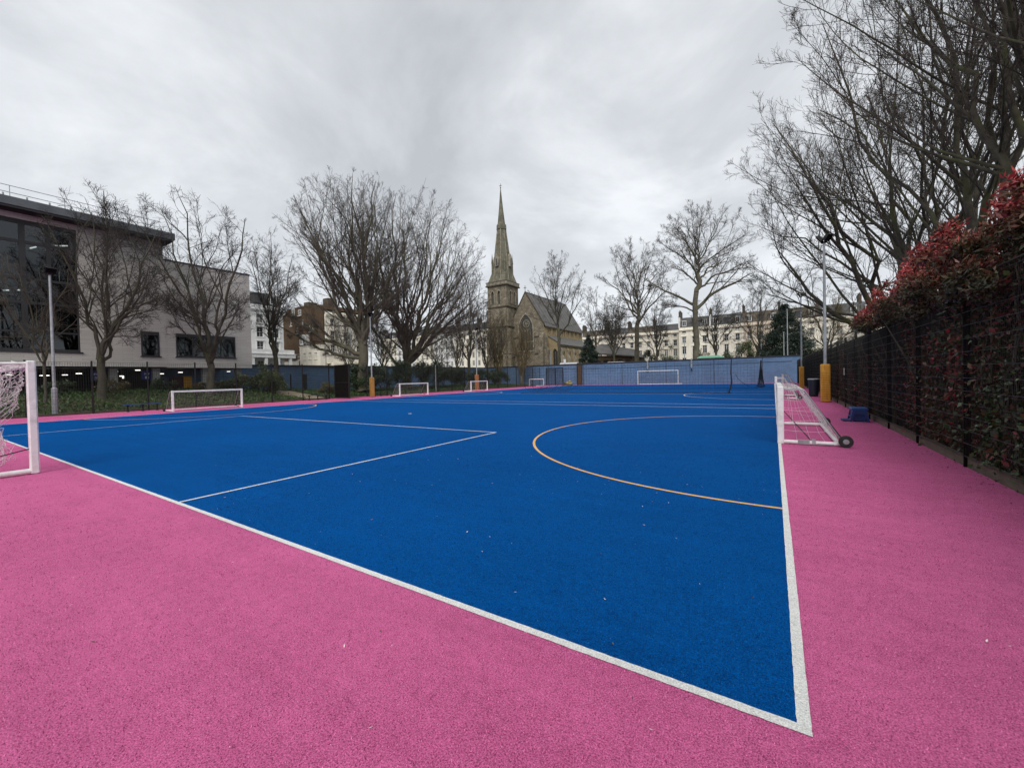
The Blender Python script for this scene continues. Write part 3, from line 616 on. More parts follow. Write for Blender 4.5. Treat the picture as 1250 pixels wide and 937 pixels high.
# ------------------------------------------------------------------ boundary walls
t = thing('boundary_wall', 'long blue painted brick wall with dark coping behind the far goal', 'wall', (-23, 63.5, 0))
m_ = MB(); m_.box(-49.0, 63.45, -.05, 2.9, 63.85, 3.42); m_.build('wall', MT['bluewall'], t)
m_ = MB(); m_.box(-49.1, 63.36, 3.422, 3.0, 63.95, 3.56); m_.build('coping', MT['coping'], t)
for px_ in (-45, -39, -33.0, -26.5, -20.0, -13.4, -7.0, -1.2):
    m_ = MB(); m_.box(px_ - .03, 63.42, 0, px_ + .03, 63.448, 3.42); m_.build('joint', MT['coping'], t)
m_ = MB(); m_.tube([(-30, 63.40, 2.75), (-20, 63.40, 2.62), (-9, 63.40, 2.72), (2, 63.40, 2.8)], .018, 5); m_.build('cable', MT['cable'], t)
for i, x in enumerate((-16.0, -9.85)):
    b = thing('wall_bracket', ['grey steel bracket on the blue wall above the left post of the white far goal', 'grey steel bracket on the blue wall below the tall plane tree'][i], 'bracket', (x, 63.3, 2.2), 'brackets on the blue wall')
    m_ = MB(); m_.box(-.10, -.14, .25, .10, -.02, 1.45); m_.tube([(0, -.08, .3), (0, -.08, 0)], .07, 8); m_.build('bracket', MT['galv'], b, world=False)
    m_ = MB(); m_.tube([(0, -.09, .02), (0, -.25, -.18), (0.12, -.3, -.3)], .08, 8); m_.build('foot', MT['black'], b, world=False)
t = thing('garden_wall', 'blue painted brick side wall with dark coping behind the garden bushes', 'wall', (-48.6, 40, 0))
m_ = MB(); m_.box(-49.0, 19.9, -.05, -48.6, 63.40, 3.40); m_.box(-49.0, 13.9, -.05, -48.62, 19.88, 3.0); m_.build('wall', MT['bluewall'], t)
m_ = MB(); m_.box(-49.1, 19.9, 3.402, -48.5, 63.34, 3.62); m_.build('coping', MT['coping'], t)
# garden bank between fence and wall
nx, ny = 44, 150
gx = np.linspace(-48.55, -33.62, nx); gy = np.linspace(-14, 63.4, ny); GX, GY = np.meshgrid(gx, gy)
rngg = np.random.default_rng(3)
def bank(x, y):
    u = np.clip((-33.62 - x) / 8.0, 0, 1); h = 1.05 * (u * u * (3 - 2 * u)); k = np.clip((30 - y) / 10, 0.25, 1)
    p = np.exp(-((y - 20.6) / 1.3) ** 2) * 0.7     # the path cut
    return h * k * (1 - p) + 0.05 * np.sin(x * 1.7 + y * .6) * u + 0.04 * np.sin(y * 1.3) * u
GZ = bank(GX, GY) - 0.01 + rngg.normal(size=GX.shape) * 0.015
i = np.arange(ny - 1)[:, None] * nx + np.arange(nx - 1)[None]; Q = np.stack([i, i + 1, i + nx + 1, i + nx], -1).reshape(-1, 4)
props(link('garden_bank', fastmesh('garden_bank', np.stack([GX, GY, GZ], -1).reshape(-1, 3), Q), MT['soil'], None, True), kind='structure')
m_ = MB(); ys = [19.2, 20.2, 21.6, 22.2]
pp = [(-33.7, 21.2), (-36.5, 21.6), (-40, 21.4), (-44, 21.6), (-48.5, 22.5)]
vs = []
for (x, y) in pp: vs += [(x, y - .8, float(bank(x, y - .8)) + .05), (x, y + .8, float(bank(x, y + .8)) + .05)]
m_.add(vs, [(2 * i, 2 * i + 1, 2 * i + 3, 2 * i + 2) for i in range(len(pp) - 1)]); struct('garden_path', m_, MT['path'])
# grass / ivy ground cover
rng = np.random.default_rng(11); n = 60000
x = rng.uniform(-47.5, -33.8, n); y = rng.uniform(1, 60, n)
keep = ~((np.abs(y - 21.5) < .8) & (rng.random(n) < .97)) ; x, y = x[keep], y[keep]
# sparser toward the fence foot where soil shows
keep = rng.random(len(x)) < np.clip((-33.5 - x) / 1.6, .15, 1); x, y = x[keep], y[keep]; n = len(x)
P = np.stack([x, y, bank(x, y) + rng.uniform(0, .14, n)], 1)
V, Q = leaves(rng, P, .17, .32, 0.9); pat = 0.5 + 0.5 * np.sin(x * .9 + 2 * np.sin(y * .5)) * np.sin(y * .8 + x * .3)
tint = (rng.random(n) * .62 + pat * .35).clip(0, 1)
props(link('garden_grass', fastmesh('garden_grass', V, Q, tint), MT['grass']), 'low green grass and ground ivy on the bank behind the fence', 'grass', None, 'stuff')
# curled carpet fibres standing proud of the turf near the viewpoint
def fibres(name, label, n, region, test, mt, seed, z, p=1.6):
    rng = np.random.default_rng(seed); r = .9 + (13 - .9) * rng.random(n) ** 1.7; a = rng.uniform(*region, n); x = -r * np.sin(a); y = r * np.cos(a); k = test(x, y) & (rng.random(n) < np.clip((13 - r) / 7, 0, 1)); x, y, r = x[k], y[k], r[k]; n = len(x)
    d = rng.uniform(0, 2 * PI, n); L_ = rng.uniform(.0035, .0085, n) * (1 + r * .10); el = rng.uniform(.1, 1.1, n); w = (.0009 + .0004 * rng.random(n)) * (1 + r * .22)
    P = np.stack([x, y, np.full(n, z)], 1); dv = np.stack([np.cos(d) * np.cos(el), np.sin(d) * np.cos(el), np.sin(el)], 1) * L_[:, None]; sv = np.stack([-np.sin(d), np.cos(d), np.zeros(n)], 1) * w[:, None]
    V = np.stack([P - sv * 1.2, P + sv * 1.2, P + dv], 1).reshape(-1, 3)
    props(link(name, fastmesh(name, V, np.arange(3 * n).reshape(n, 3), rng.random(n)), mt), label, 'turf fibres', None, 'stuff')
inb = lambda x, y: (x < .068) & (y > 2.154); inl = lambda x, y: ((x < .124) & (y > 2.101)) & ~inb(x, y)
fibres('pink_fibres', 'fine curled pink carpet fibres in the foreground', 250000, (-.62, 1.72), lambda x, y: ~((x < .126) & (y > 2.098)) & (x < 2.4), MT['pinkfibre'], 1, .0005)
fibres('blue_fibres', 'fine curled blue carpet fibres in the near corner of the court', 140000, (-.02, 1.2), inb, MT['bluefibre'], 2, .003)
# litter on the turf
n = 700; x = rng.uniform(-30, 2.4, n); y = rng.uniform(.4, 30, n) ** 1.0
k = rng.random(n) < .5; x[k] = rng.uniform(-6, 2.4, k.sum()); y[k] = rng.uniform(.5, 7, k.sum())
P = np.stack([x, y, np.full(n, .014)], 1); d = rng.uniform(0, 6.28, n); Lf = .0035 + .012 * rng.random(n) ** 2.5; wd = Lf * rng.uniform(.12, .5, n)
dv = np.stack([np.cos(d), np.sin(d), rng.uniform(-.1, .3, n)], 1) * Lf[:, None]; sv = np.stack([-np.sin(d), np.cos(d), np.zeros(n)], 1) * wd[:, None]
V = np.stack([P - dv, P + sv, P + dv + [0, 0, .003], P - sv], 1).reshape(-1, 3)
props(link('turf_litter', fastmesh('turf_litter', V, np.arange(4 * n).reshape(n, 4), rng.random(n)), MT['debris']), 'tiny pale and dark leaf scraps scattered over the court', 'litter', None, 'stuff')
n = 900; x = 2.46 - rng.random(n) ** 2.5 * .40; y = rng.uniform(2, 40, n); P = np.stack([x, y, np.full(n, .012)], 1)
V, Q = leaves(rng, P, .035, .5, -.0); V[:, 2] = np.abs(V[:, 2] - .012) * .35 + .012
props(link('fallen_leaves', fastmesh('fallen_leaves', V, Q, rng.random(n) * .52), MT['debris']), 'brown fallen leaves along the foot of the right fence', 'leaves', None, 'stuff')

# ------------------------------------------------------------------ fences
def wire_panel(w, h, k=0.05, r=0.004, hr=0.006, step=0.2):
    m_ = MB(); n = int(w / k)
    for i in range(n + 1):
        x = i * w / n; m_.add([(x - r, 0, 0), (x + r, 0, 0), (x, -r * 1.6, 0), (x - r, 0, h), (x + r, 0, h), (x, -r * 1.6, h)], [(0, 1, 4, 3), (1, 2, 5, 4), (2, 0, 3, 5)])
    z = 0.03
    while z < h: m_.box(0, .0005, z - hr, w, .012, z + hr); z += step
    m_.box(0, .0005, h - .012, w, .014, h + .004)
    return m_
def copymesh(name, me, parent, loc, rz=0.0):
    o = bpy.data.objects.new(name, me); C.objects.link(o); o.parent = parent; o.location = loc; o.rotation_euler = (0, 0, rz); return o
t = thing('mesh_fence', 'tall black welded mesh fence along the left side in front of the garden', 'fence', (-33.3, 6.9, 0))
H = 3.0
pme = wire_panel(2.44, H - .06, .1, .005, .005).build('mesh_panel', None, me_only=True); pme.materials.append(MT['wire'])
post = MB(); post.box(-.035, -.035, -.05, .035, .035, H + .04); post.box(-.04, -.04, H + .04, .04, .04, H + .055); qme = post.build('post', None, me_only=True); qme.materials.append(MT['black'])
board = MB(); board.box(0, -.02, 0, 2.44, .02, .12); bme = board.build('kickboard', None, me_only=True); bme.materials.append(MT['timber'])
ys_posts = [-3.1, -.6, 1.9, 4.38, 6.9, 9.4, 11.93, 14.45, 16.97, 19.48, 21.9] + [25.9 + 2.5 * i for i in range(15)]
for i, y in enumerate(ys_posts):
    copymesh('post', qme, t, (0, y - 6.9, 0))
    if y == 21.9 or i == len(ys_posts) - 1: continue
    copymesh('mesh_panel', pme, t, (.0, y - 6.9 + .035, .03), PI / 2); copymesh('kickboard', bme, t, (-.05, y - 6.9 + .035, 0), PI / 2)
# end gate in the far left corner
t = thing('corner_gate', 'dark mesh gate frame against the blue wall in the far left corner', 'gate', (-32.6, 63.1, 0))
m_ = MB()
for x in (-33.2, -31.5, -30.05): m_.box(x - .05, 63.05, 0, x + .05, 63.15, 3.0)
m_.box(-33.2, 63.06, 2.9, -30.05, 63.14, 3.02); m_.build('gate_frame', MT['black'], t)
copymesh('mesh_panel', wire_panel(3.1, 2.85, .08, .007, .010, .2).build('mesh_panel', None, me_only=True), t, (-.6, -.02, .03)).data.materials.append(MT['wire'])
# open gate leaf swung out, clad in dense mesh
t = thing('fence_gate', 'tall black gate leaf standing open at the left fence', 'gate', (-33.3, 22.5, 0))
m_ = MB(); m_.box(-33.3, 22.42, .06, -33.2, 22.52, 3.0); m_.box(-31.3, 22.42, .06, -31.2, 22.52, 3.0); m_.box(-33.2, 22.43, 2.92, -31.3, 22.51, 3.0); m_.box(-33.2, 22.43, .06, -31.3, 22.51, .14); m_.box(-33.2, 22.44, 1.4, -31.3, 22.50, 1.46)
m_.build('gate_frame', MT['black'], t)
m_ = MB(); m_.box(-33.2, 22.46, .14, -31.3, 22.48, 2.92); m_.build('gate_panel', MT['boardshade'], t)
m_ = MB(); m_.box(-33.42, 23.6, 0, -33.30, 23.72, 3.0); m_.build('gate_post', MT['black'], t)
t = thing('garden_gateway', 'pair of black posts beside the tan garden path in front of the blue wall', 'gateway', (-39, 21.6, .2))
m_ = MB(); m_.box(-41.1, 22.75, .2, -41.0, 22.85, 2.35); m_.build('post', MT['black'], t)
m_ = MB(); m_.box(-41.1, 24.1, .2, -40.9, 24.42, 2.35); m_.build('post', MT['black'], t)

# right fence
t = thing('panel_fence', 'long tall black welded mesh fence with black backing, part cladding and part painted hedge shade, along the right side', 'fence', (2.5, 9.1, 0))
H = 2.86
pme2 = wire_panel(2.44, H - .16, .05, .0018, .0036, .2).build('mesh_panel', None, me_only=True); pme2.materials.append(MT['wire2'])
post = MB(); post.box(-.01, -.03, -.05, .05, .03, H + .02); post.box(-.022, -.02, -.05, -.011, .02, H); q2 = post.build('post', None, me_only=True); q2.materials.append(MT['boardshade'])
sc_ = MB(); sc_.box(0, 0, 0, 2.5, .02, H - .05); sme = sc_.build('backing_and_shade', None, me_only=True); sme.materials.append(MT['boardshade'])  # black cladding farther off; in near bays the black stands in for hedge shade
kb = MB(); kb.box(0, -.02, .0, 2.44, .02, .17); kme = kb.build('kickboard', None, me_only=True); kme.materials.append(MT['timber'])
for i in range(-6, 22):
    y = i * 2.5
    copymesh('post', q2, t, (0, y, 0))
    if i < 21:
        copymesh('mesh_panel', pme2, t, (-.02, y + .05, .15), PI / 2); copymesh('backing_and_shade', sme, t, (.36, y, 0), PI / 2); copymesh('kickboard', kme, t, (.03, y + .05, 0), PI / 2)
o_ = thing('fence_tag', 'small white tag hanging on the right fence beyond the near goal', 'tag', (2.44, 21.5, 1.45))
m_ = MB(); m_.prism([(0, -.05, -.12), (0, .05, -.12), (0, .05, .08), (0, .02, .17), (0, -.02, .17), (0, -.05, .08)], (.012, 0, 0)); m_.build('tag_plate', MT['paper'], o_, world=False)
m_ = MB(); m_.tube([(.006, 0, .16), (.006, 0, .24)], .005, 5); m_.build('tie', MT['wire'], o_, world=False)

# ------------------------------------------------------------------ climbing plants and shrubs along the right fence
def climber(name, label, y0, y1, n, size, mt, seed, zc, tmul=(0, 1), xr=(2.42, 2.82), strands=40, cat='climber', hi=2.8, aspect=.55):
    rng = np.random.default_rng(seed); t = thing(name, label, cat, (2.7, (y0 + y1) / 2, 0)); Ps, Ts = [], []; m_ = MB()
    for s_ in range(strands):
        y = rng.uniform(y0, y1); z = rng.uniform(0, .3); x = rng.uniform(2.6, 2.8); pts = [(x, y, z)]
        top = rng.uniform(zc[0], zc[1])
        while z < top:
            z += rng.uniform(.15, .35); y += rng.normal() * .14; x = min(max(x + rng.normal() * .05, 2.56), 2.82); pts.append((x, y, z))
        if len(pts) > 2: m_.tube(pts, [.010] * len(pts), 4, False)
        pts = np.array(pts); k = int(n / strands); idx = rng.integers(0, len(pts), k)
        cz = rng.uniform(0.2, top, 3); # dense tufts on each strand
        q = pts[idx] + rng.normal(size=(k, 3)) * [.08, .17, .14]
        w = np.exp(-((q[:, 2:3] - cz) / .28) ** 2).max(1); keep = rng.random(k) < w * .9 + .12; q = q[keep]
        q[:, 0] = q[:, 0].clip(*xr); q[:, 2] = q[:, 2].clip(.03, hi); Ps.append(q); Ts.append(rng.random(len(q)) * .5 + rng.random() * .5)
    P = np.concatenate(Ps) - np.array([2.7, (y0 + y1) / 2, 0]); T = np.concatenate(Ts); V, Q = leaves(rng, P, size, aspect, -.2)
    link('foliage', fastmesh('foliage', V, Q, (tmul[0] + T * (tmul[1] - tmul[0])).clip(0, 1)), mt, t); m_.build('stem', MT['bark'], t)
climber('red_climber', 'dark red leaved shoots poking through the right fence between its near posts', 6, 13.5, 15000, .065, MT['redleaf'], 5, (1.2, 2.8), (.05, .80), strands=44, cat='climbing plant')
climber('red_creeper', 'sparse red and brown leaves on the distant stretch of the right fence', 13.5, 30, 5600, .065, MT['redleaf'], 6, (.8, 2.6), (.05, .72), strands=60, cat='climbing plant')
climber('ivy_climber', 'green ivy climbing inside the nearest right fence panels', 3.2, 10.5, 7000, .065, MT['ivy'], 7, (1.0, 2.8), (.1, 1.0), strands=38, cat='ivy', aspect=.8)
climber('trailing_climber', 'brownish red leaves trailing over the top half of the nearest fence panels', 3.6, 9.4, 13000, .07, MT['redleaf'], 15, (2.5, 3.1), (.0, .72), xr=(2.26, 2.80), strands=60, cat='climbing plant', hi=3.15)
climber('mixed_climber', 'thick brown and green leaves filling the nearest right fence panels', 3.0, 8.8, 12000, .065, MT['ivy'], 16, (1.0, 2.7), (.05, .9), xr=(2.40, 2.80), strands=70, cat='climbing plant')
climber('bramble_climber', 'low green leaves at the foot of the nearest right fence panel', 5.5, 8.9, 2500, .07, MT['ivy'], 8, (.3, 1.3), (.2, 1.0), strands=20, cat='ivy', aspect=.6)
def photinia(label, loc, blobs, n, seed, size=.078):
    rng = np.random.default_rng(seed); t = thing('photinia_shrub', label, 'red shrub', loc, 'red-leaved shrubs over the right fence'); sub = []
    for b in blobs:
        for _ in range(60):
            d = rng.normal(size=3); d[2] = abs(d[2]) * .9 - .1; d /= np.linalg.norm(d); q = rng.uniform(.6, 1.05); rr = rng.uniform(.08, .20)
            sub.append((b[0] + d[0] * b[3] * q, b[1] + d[1] * b[4] * q, b[2] + d[2] * b[5] * q, b[3] * rr + .05, b[4] * rr + .05, b[5] * rr * .7 + .05))
    P, k, d = clump_points(rng, sub, n, .3); B = np.array(sub); ht = d[:, 2] * .5 + .5
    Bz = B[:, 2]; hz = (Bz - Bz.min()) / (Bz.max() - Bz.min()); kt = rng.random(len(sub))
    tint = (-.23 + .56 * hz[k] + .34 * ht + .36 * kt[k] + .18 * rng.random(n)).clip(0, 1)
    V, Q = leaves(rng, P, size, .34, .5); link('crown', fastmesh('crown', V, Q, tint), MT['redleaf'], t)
    m_ = MB()
    for i in range(8):
        b = sub[int(rng.integers(len(sub)))]; m_.tube([(rng.uniform(-.2, .2), rng.uniform(-.3, .3), 0), (b[0] * .4, b[1] * .4, b[2] * .55), (b[0], b[1], b[2])], [.035, .022, .008], 5)
    m_.build('trunk', MT['bark'], t, world=False)
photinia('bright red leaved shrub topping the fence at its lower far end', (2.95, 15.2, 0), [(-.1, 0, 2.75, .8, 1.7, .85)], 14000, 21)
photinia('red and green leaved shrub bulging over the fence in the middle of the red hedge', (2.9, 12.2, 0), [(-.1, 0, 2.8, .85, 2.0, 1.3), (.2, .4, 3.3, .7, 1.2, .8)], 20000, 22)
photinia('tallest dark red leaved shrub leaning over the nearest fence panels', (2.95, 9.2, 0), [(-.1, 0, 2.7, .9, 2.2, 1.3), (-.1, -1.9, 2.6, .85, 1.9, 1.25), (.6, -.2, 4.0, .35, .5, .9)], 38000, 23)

# ------------------------------------------------------------------ goals
def netgrid(mb, P00, P10, P01, P11, nu, nv, r, rng=None, sag=0.0, amp=0.0, diamond=False):
    P00, P10, P01, P11 = map(lambda q: np.array(q, float), (P00, P10, P01, P11)); G = np.empty((nu + 1, nv + 1, 3))
    for i in range(nu + 1):
        for j in range(nv + 1):
            u, v = i / nu, j / nv; G[i, j] = (P00 * (1 - u) + P10 * u) * (1 - v) + (P01 * (1 - u) + P11 * u) * v
            G[i, j, 2] -= sag * math.sin(PI * u) * math.sin(PI * v)
    nrm = np.cross(P10 - P00, P01 - P00); nrm = nrm / np.linalg.norm(nrm)
    if rng is not None and amp:
        ph = rng.uniform(0, 6, 4)
        for i in range(nu + 1):
            for j in range(nv + 1):
                u, v = i / nu, j / nv; e_ = min(u, 1 - u, v, 1 - v, .15) / .15
                G[i, j] += nrm * amp * e_ * (math.sin(u * 23 + ph[0] + 3 * math.sin(v * 4 + ph[1])) * .6 + math.sin(v * 17 + ph[2]) * .3) + rng.normal(size=3) * .02 * e_
    segs = []
    if diamond:
        for i in range(nu):
            for j in range(nv):
                segs.append((G[i, j], G[i + 1, j + 1])); segs.append((G[i + 1, j], G[i, j + 1]))
    else:
        for i in range(nu + 1):
            for j in range(nv):
                segs.append((G[i, j], G[i, j + 1]))
        for j in range(nv + 1):
            for i in range(nu): segs.append((G[i, j], G[i + 1, j]))
    return segs
def segmesh(name, segs, r, mt, parent, off=(0, 0, 0)):
    A = np.array([s_[0] for s_ in segs]) - off; B = np.array([s_[1] for s_ in segs]) - off
    V, Q = tubes(np.stack([A, B], 1), np.full((len(A), 2), r), 3); return link(name, fastmesh(name, V, Q), mt, parent)
def wheel(mb_t, mb_h, c, r=.15, w=.05):
    x, y, z = c; mb_t.tube([(x, y - w, z), (x, y - w * .6, z), (x, y + w * .6, z), (x, y + w, z)], [r * .88, r, r, r * .88], 20)
    mb_h.tube([(x, y - w - .006, z), (x, y - w - .002, z)], [r * .42, r * .42], 14); mb_h.tube([(x, y - w - .03, z), (x, y - w - .006, z)], [.02, .02], 8)
def small_goal(label, loc, rz, w=3.66, h=1.22, seed=1, wheels=True, netm='net', dense=True, frame='white', depth=1.0, nr=.0026):
    """mouth in the local yz plane at x=0 from y=0 to w, opening toward -x; frame runs back toward +x"""
    t = thing('goal', label, 'goal', loc, 'low five-a-side goals', rz); rng = np.random.default_rng(seed); top = .42
    for y in (0, w):
        m_ = MB(); m_.bev(-.06, y - .05, 0, .06, y + .05, h, .012); m_.build('goal_post', MT[frame], t, world=False)
    m_ = MB(); m_.box(-.055, .051, h - .10, .055, w - .051, h - .002); m_.build('crossbar', MT[frame], t, world=False)
    for y in (0.0, w):
        m_ = MB(); m_.tube([(.05, y, .05), (depth, y, .05)], .042, 10); m_.build('side_bar', MT[frame], t, world=False)
        m_ = MB(); m_.tube([(.05, y, h - .05), (top * .8, y, h - .05), (top, y, h - .08), (depth, y, .16)], .013, 8); m_.build('net_support', MT['galv'], t, world=False)
    m_ = MB(); m_.tube([(depth - .02, .02, .05), (depth - .02, w - .02, .05)], .040, 10); m_.build('rear_bar', MT[frame], t, world=False)
    if wheels:
        for y in (-.09, w + .09):
            a, b = MB(), MB(); wheel(a, b, (depth + .08, y, .12), .12, .035); o = a.build('wheel', MT['rubber'], t, world=False); b.build('hub', MT['galv'], o, world=False)
        m_ = MB(); m_.box(.30, -.05, .015, .50, .05, .10); m_.box(.54, -.045, .02, .60, .05, .12); m_.build('bracket', MT['galv'], t, world=False)
        m_ = MB(); m_.tube([(.52, .08, .10), (.12, w * .92, .42)], .012, 6); m_.tube([(depth + .04, .06, .15), (top + .02, .25, h - .12)], .011, 6); m_.build('lever', MT['black'], t, world=False)
        m_ = MB(); m_.box(.63, -.04, .02, depth - .1, .04, .05); m_.build('strap', MT['galv'], t, world=False)
    s_ = []; nu = 30 if dense else 24; nv = 9
    s_ += netgrid(m_, (top, 0, h - .07), (top, w, h - .07), (depth, 0, .08), (depth, w, .08), nu, 10, nr, rng, .06, .05)
    s_ += netgrid(m_, (.03, 0, h - .06), (.03, w, h - .06), (top, 0, h - .07), (top, w, h - .07), nu, 4, nr, rng, .05, .01)
    for y in (0, w):
        s_ += netgrid(m_, (.05, y, h - .07), (top, y, h - .08), (.05, y, .08), (depth, y, .08), 4, 5, nr, rng, 0, .02)
    segmesh('net', s_, nr, MT[netm], t)
    return t
small_goal('nearest low white goal with a black wheel on the right sideline', (.12, 10.47, 0), 0, seed=1)
small_goal('low white goal on the right sideline directly behind the nearest wheeled one', (.12, 27.0, 0), 0, seed=2)
small_goal('farthest low white goal of the right row near the blue wall', (.75, 46, 0), 0, seed=3)
small_goal('low white goal with fine net by the left fence under the school windows', (-29.4, 13.05, 0), PI, seed=4, dense=False, netm='greynet', nr=.003)
small_goal('low white goal by the left fence to the right of the big plane tree', (-29.3, 30.1, 0), PI, seed=5, dense=False, netm='greynet', nr=.003)
small_goal('low white goal by the left fence in front of the orange-padded far lamp post', (-29.7, 40.8, 0), PI, w=3.2, seed=6, dense=False, netm='greynet', nr=.003)
small_goal('small white goal at the far left corner in front of the corner gate', (-31.9, 59.6, 0), PI * .75, w=2.4, seed=7, dense=False, netm='greynet', wheels=False, nr=.003)
# far full goal on the end line
t = thing('far_goal', 'large white goal standing against the blue wall at the far end', 'goal', (-14.3, 62.2, 0)); gw = 5.7; gh = 2.08
for x in (0, gw):
    m_ = MB(); m_.bev(x - .05, -.06, 0, x + .05, .06, gh, .01); m_.build('goal_post', MT['white'], t, world=False)
m_ = MB(); m_.box(.051, -.055, gh - .11, gw - .051, .055, gh - .002); m_.build('crossbar', MT['white'], t, world=False)
m_ = MB(); m_.tube([(.0, .06, .06), (.0, 1.0, .06)], .04, 8); m_.tube([(gw, .06, .06), (gw, 1.0, .06)], .04, 8); m_.tube([(0, 1.0, .06), (gw + .35, 1.0, .06)], .05, 8); m_.build('ground_frame', MT['white'], t, world=False)
rng = np.random.default_rng(9); s_ = netgrid(None, (0, .05, gh - .1), (gw, .05, gh - .1), (0, 1.0, .08), (gw, 1.0, .08), 34, 14, .004, rng, .05, .05)
segmesh('net', s_, .0035, MT['greynet'], t); t.location = (-17.2, 62.2, 0)
# near big goal at the left edge
t = thing('full_size_goal', 'tall white goal with bunched white net cut off by the left edge', 'goal', (-11.33, 1.56, 0)); gh = 2.04; gw = 4.88
for x in (0, -gw):
    m_ = MB(); m_.bev(x - .052, -.06, 0, x + .052, .06, gh + .01, .02); m_.build('goal_post', MT['white'], t, world=False)
m_ = MB(); m_.box(-gw + .053, -.055, gh - .11, -.053, .055, gh - .003); m_.build('crossbar', MT['white'], t, world=False)
for x in (0, -gw):
    m_ = MB(); m_.tube([(x, .02, .055), (x, -1.75, .055)], .05, 12); m_.build('side_bar', MT['white'], t, world=False)
    m_ = MB(); m_.tube([(x, -.03, gh - .04), (x, -.9, gh - .06), (x, -1.0, gh - .12), (x, -1.75, .1)], .026, 8); m_.build('net_support', MT['white'], t, world=False)
m_ = MB(); m_.tube([(0, -1.75, .055), (-gw, -1.75, .055)], .05, 10); m_.build('rear_bar', MT['white'], t, world=False)
m_ = MB(); m_.tube([(0, -.06, .46), (0, -1.5, .12)], .011, 6); m_.build('brace', MT['black'], t, world=False)
m_ = MB(); m_.box(-.045, -.95, .012, .055, -.60, .05); m_.build('ballast_plate', MT['black'], t, world=False)
# side net hanging in loose folds
rng = np.random.default_rng(12); s_ = []
def loose(nu, nv, f):
    G = np.array([[f(i / nu, j / nv) for j in range(nv + 1)] for i in range(nu + 1)]); G = G + rng.normal(size=G.shape) * .022
    for i in range(nu + 1):
        for j in range(nv + 1):
            if i < nu and rng.random() > .04: s_.append((G[i, j], G[i + 1, j]))
            if j < nv: s_.append((G[i, j], G[i, j + 1]))
def fold(u, v):   # u along the top side bar away from the post, v downward
    g_ = min(1, .35 + u * 2.2); y = -.07 - u * 1.25; yy = y - .10 * v + (.10 * math.sin(u * 31) + .05 * math.sin(u * 12 + v * 5)) * v
    return (-.05 - .55 * v * (.5 + .5 * math.sin(u * 13 + 1)) * u - .05 * math.sin(u * 27) * v, yy, gh - .07 - v * 1.82 * g_ + .05 * math.sin(u * 19))
loose(38, 34, fold)
loose(24, 24, lambda u, v: (-.18 - u * 2.2 - .1 * math.sin(v * 9), -.75 - .85 * v + .1 * math.sin(u * 19), gh - .12 - 1.75 * v + .04 * math.sin(u * 11)))
loose(20, 26, lambda u, v: (-.10 - .25 * u - .25 * v, -.30 - .75 * u + .10 * math.sin(v * 8 + u * 9), gh - .1 - 1.72 * v))
loose(24, 6, lambda u, v: (-.06 - u * 4.6, -.05 - v * .9, gh - .07 - .06 * math.sin(v * PI)))
segmesh('net', s_, .0034, MT['net'], t)

# ------------------------------------------------------------------ division nets
def division_net(label, y, x0, x1, h, seed):
    t = thing('division_net', label, 'net', ((x0 + x1) / 2, y, 0), 'dark division nets across the court'); rng = np.random.default_rng(seed); off = np.array([(x0 + x1) / 2, y, 0]); s_ = []
    G = netgrid(None, (x0, y, h), (x1, y, h), (x0, y, .05), (x1, y, .05), int((x1 - x0) / .28), 9, .004, rng, 0, .10)
    segmesh('net', G, .0050, MT['darknet'], t, off)
    m_ = MB(); n = 20; m_.tube([(x0 + (x1 - x0) * i / n, y + .12 * math.sin(i * 1.7), .03) for i in range(n + 1)], .018, 5); m_.build('weighted_hem', MT['cable'], t)
    m_ = MB(); m_.tube([(x0, y, h), (x1, y, h + .03)], .012, 5); m_.build('top_cable', MT['cable'], t)
    return t, off
t, off = division_net('dark netting across the court whose near end hangs at the halfway line', 33.6, -20.5, -2.55, 2.48, 1)
m_ = MB(); m_.tube([(-2.55, 33.6, 2.5), (-2.60, 33.62, 1.6), (-2.55, 33.6, .8), (-2.75, 33.5, .02)], [.03, .035, .05, .06], 8); m_.build('gathered_edge', MT['darknet'], t)
t, off = division_net('second dark netting across the court nearer the blue wall', 44.3, -26, -1.2, 2.55, 2)
m_ = MB(); m_.tube([(-.95, 44.0, 2.6), (-.98, 44, 1.7)], [.05, .09], 8)
for i in range(12):
    a = -.30 + .60 * i / 11; m_.tube([(-.97 + a * .15, 44, 2.1), (-.97 + a * .55, 44.05, 1.0), (-.97 + a * (1 + .1 * math.sin(i * 5)), 44, .22)], [.02, .018, .02], 5)
m_.tube([(-1.32, 44, .24), (-.97, 43.95, .16), (-.66, 44, .24)], .07, 7); m_.build('gathered_edge', MT['darknet'], t)
t = thing('loose_rope', 'thin black rope sagging to the court in front of the far wall', 'rope', (-4, 45, 0)); m_ = MB()
m_.tube([(-3.45, 50, 1.35), (-3.2, 50, .85), (-2.7, 50, .35), (-2.2, 50, .03)], .022, 5); m_.build('rope', MT['cable'], t)
t = thing('net_pile', 'slack dark netting trailing on the court near the far left corner', 'net', (-20.5, 38, 0)); rng = np.random.default_rng(3); m_ = MB()
for i in range(6):
    x = -22.5 + i * .8; m_.tube([(x, 38 + rng.uniform(-.4, .4), .5 + .3 * math.sin(i)), (x + .3, 37.8, .15), (x + .9, 37.6, .03), (x + 1.6, 37.8, .10 + .2 * (i % 2)), (x + 2.3, 38.2, .8)], .018, 5)
m_.build('folds', MT['darknet'], t)

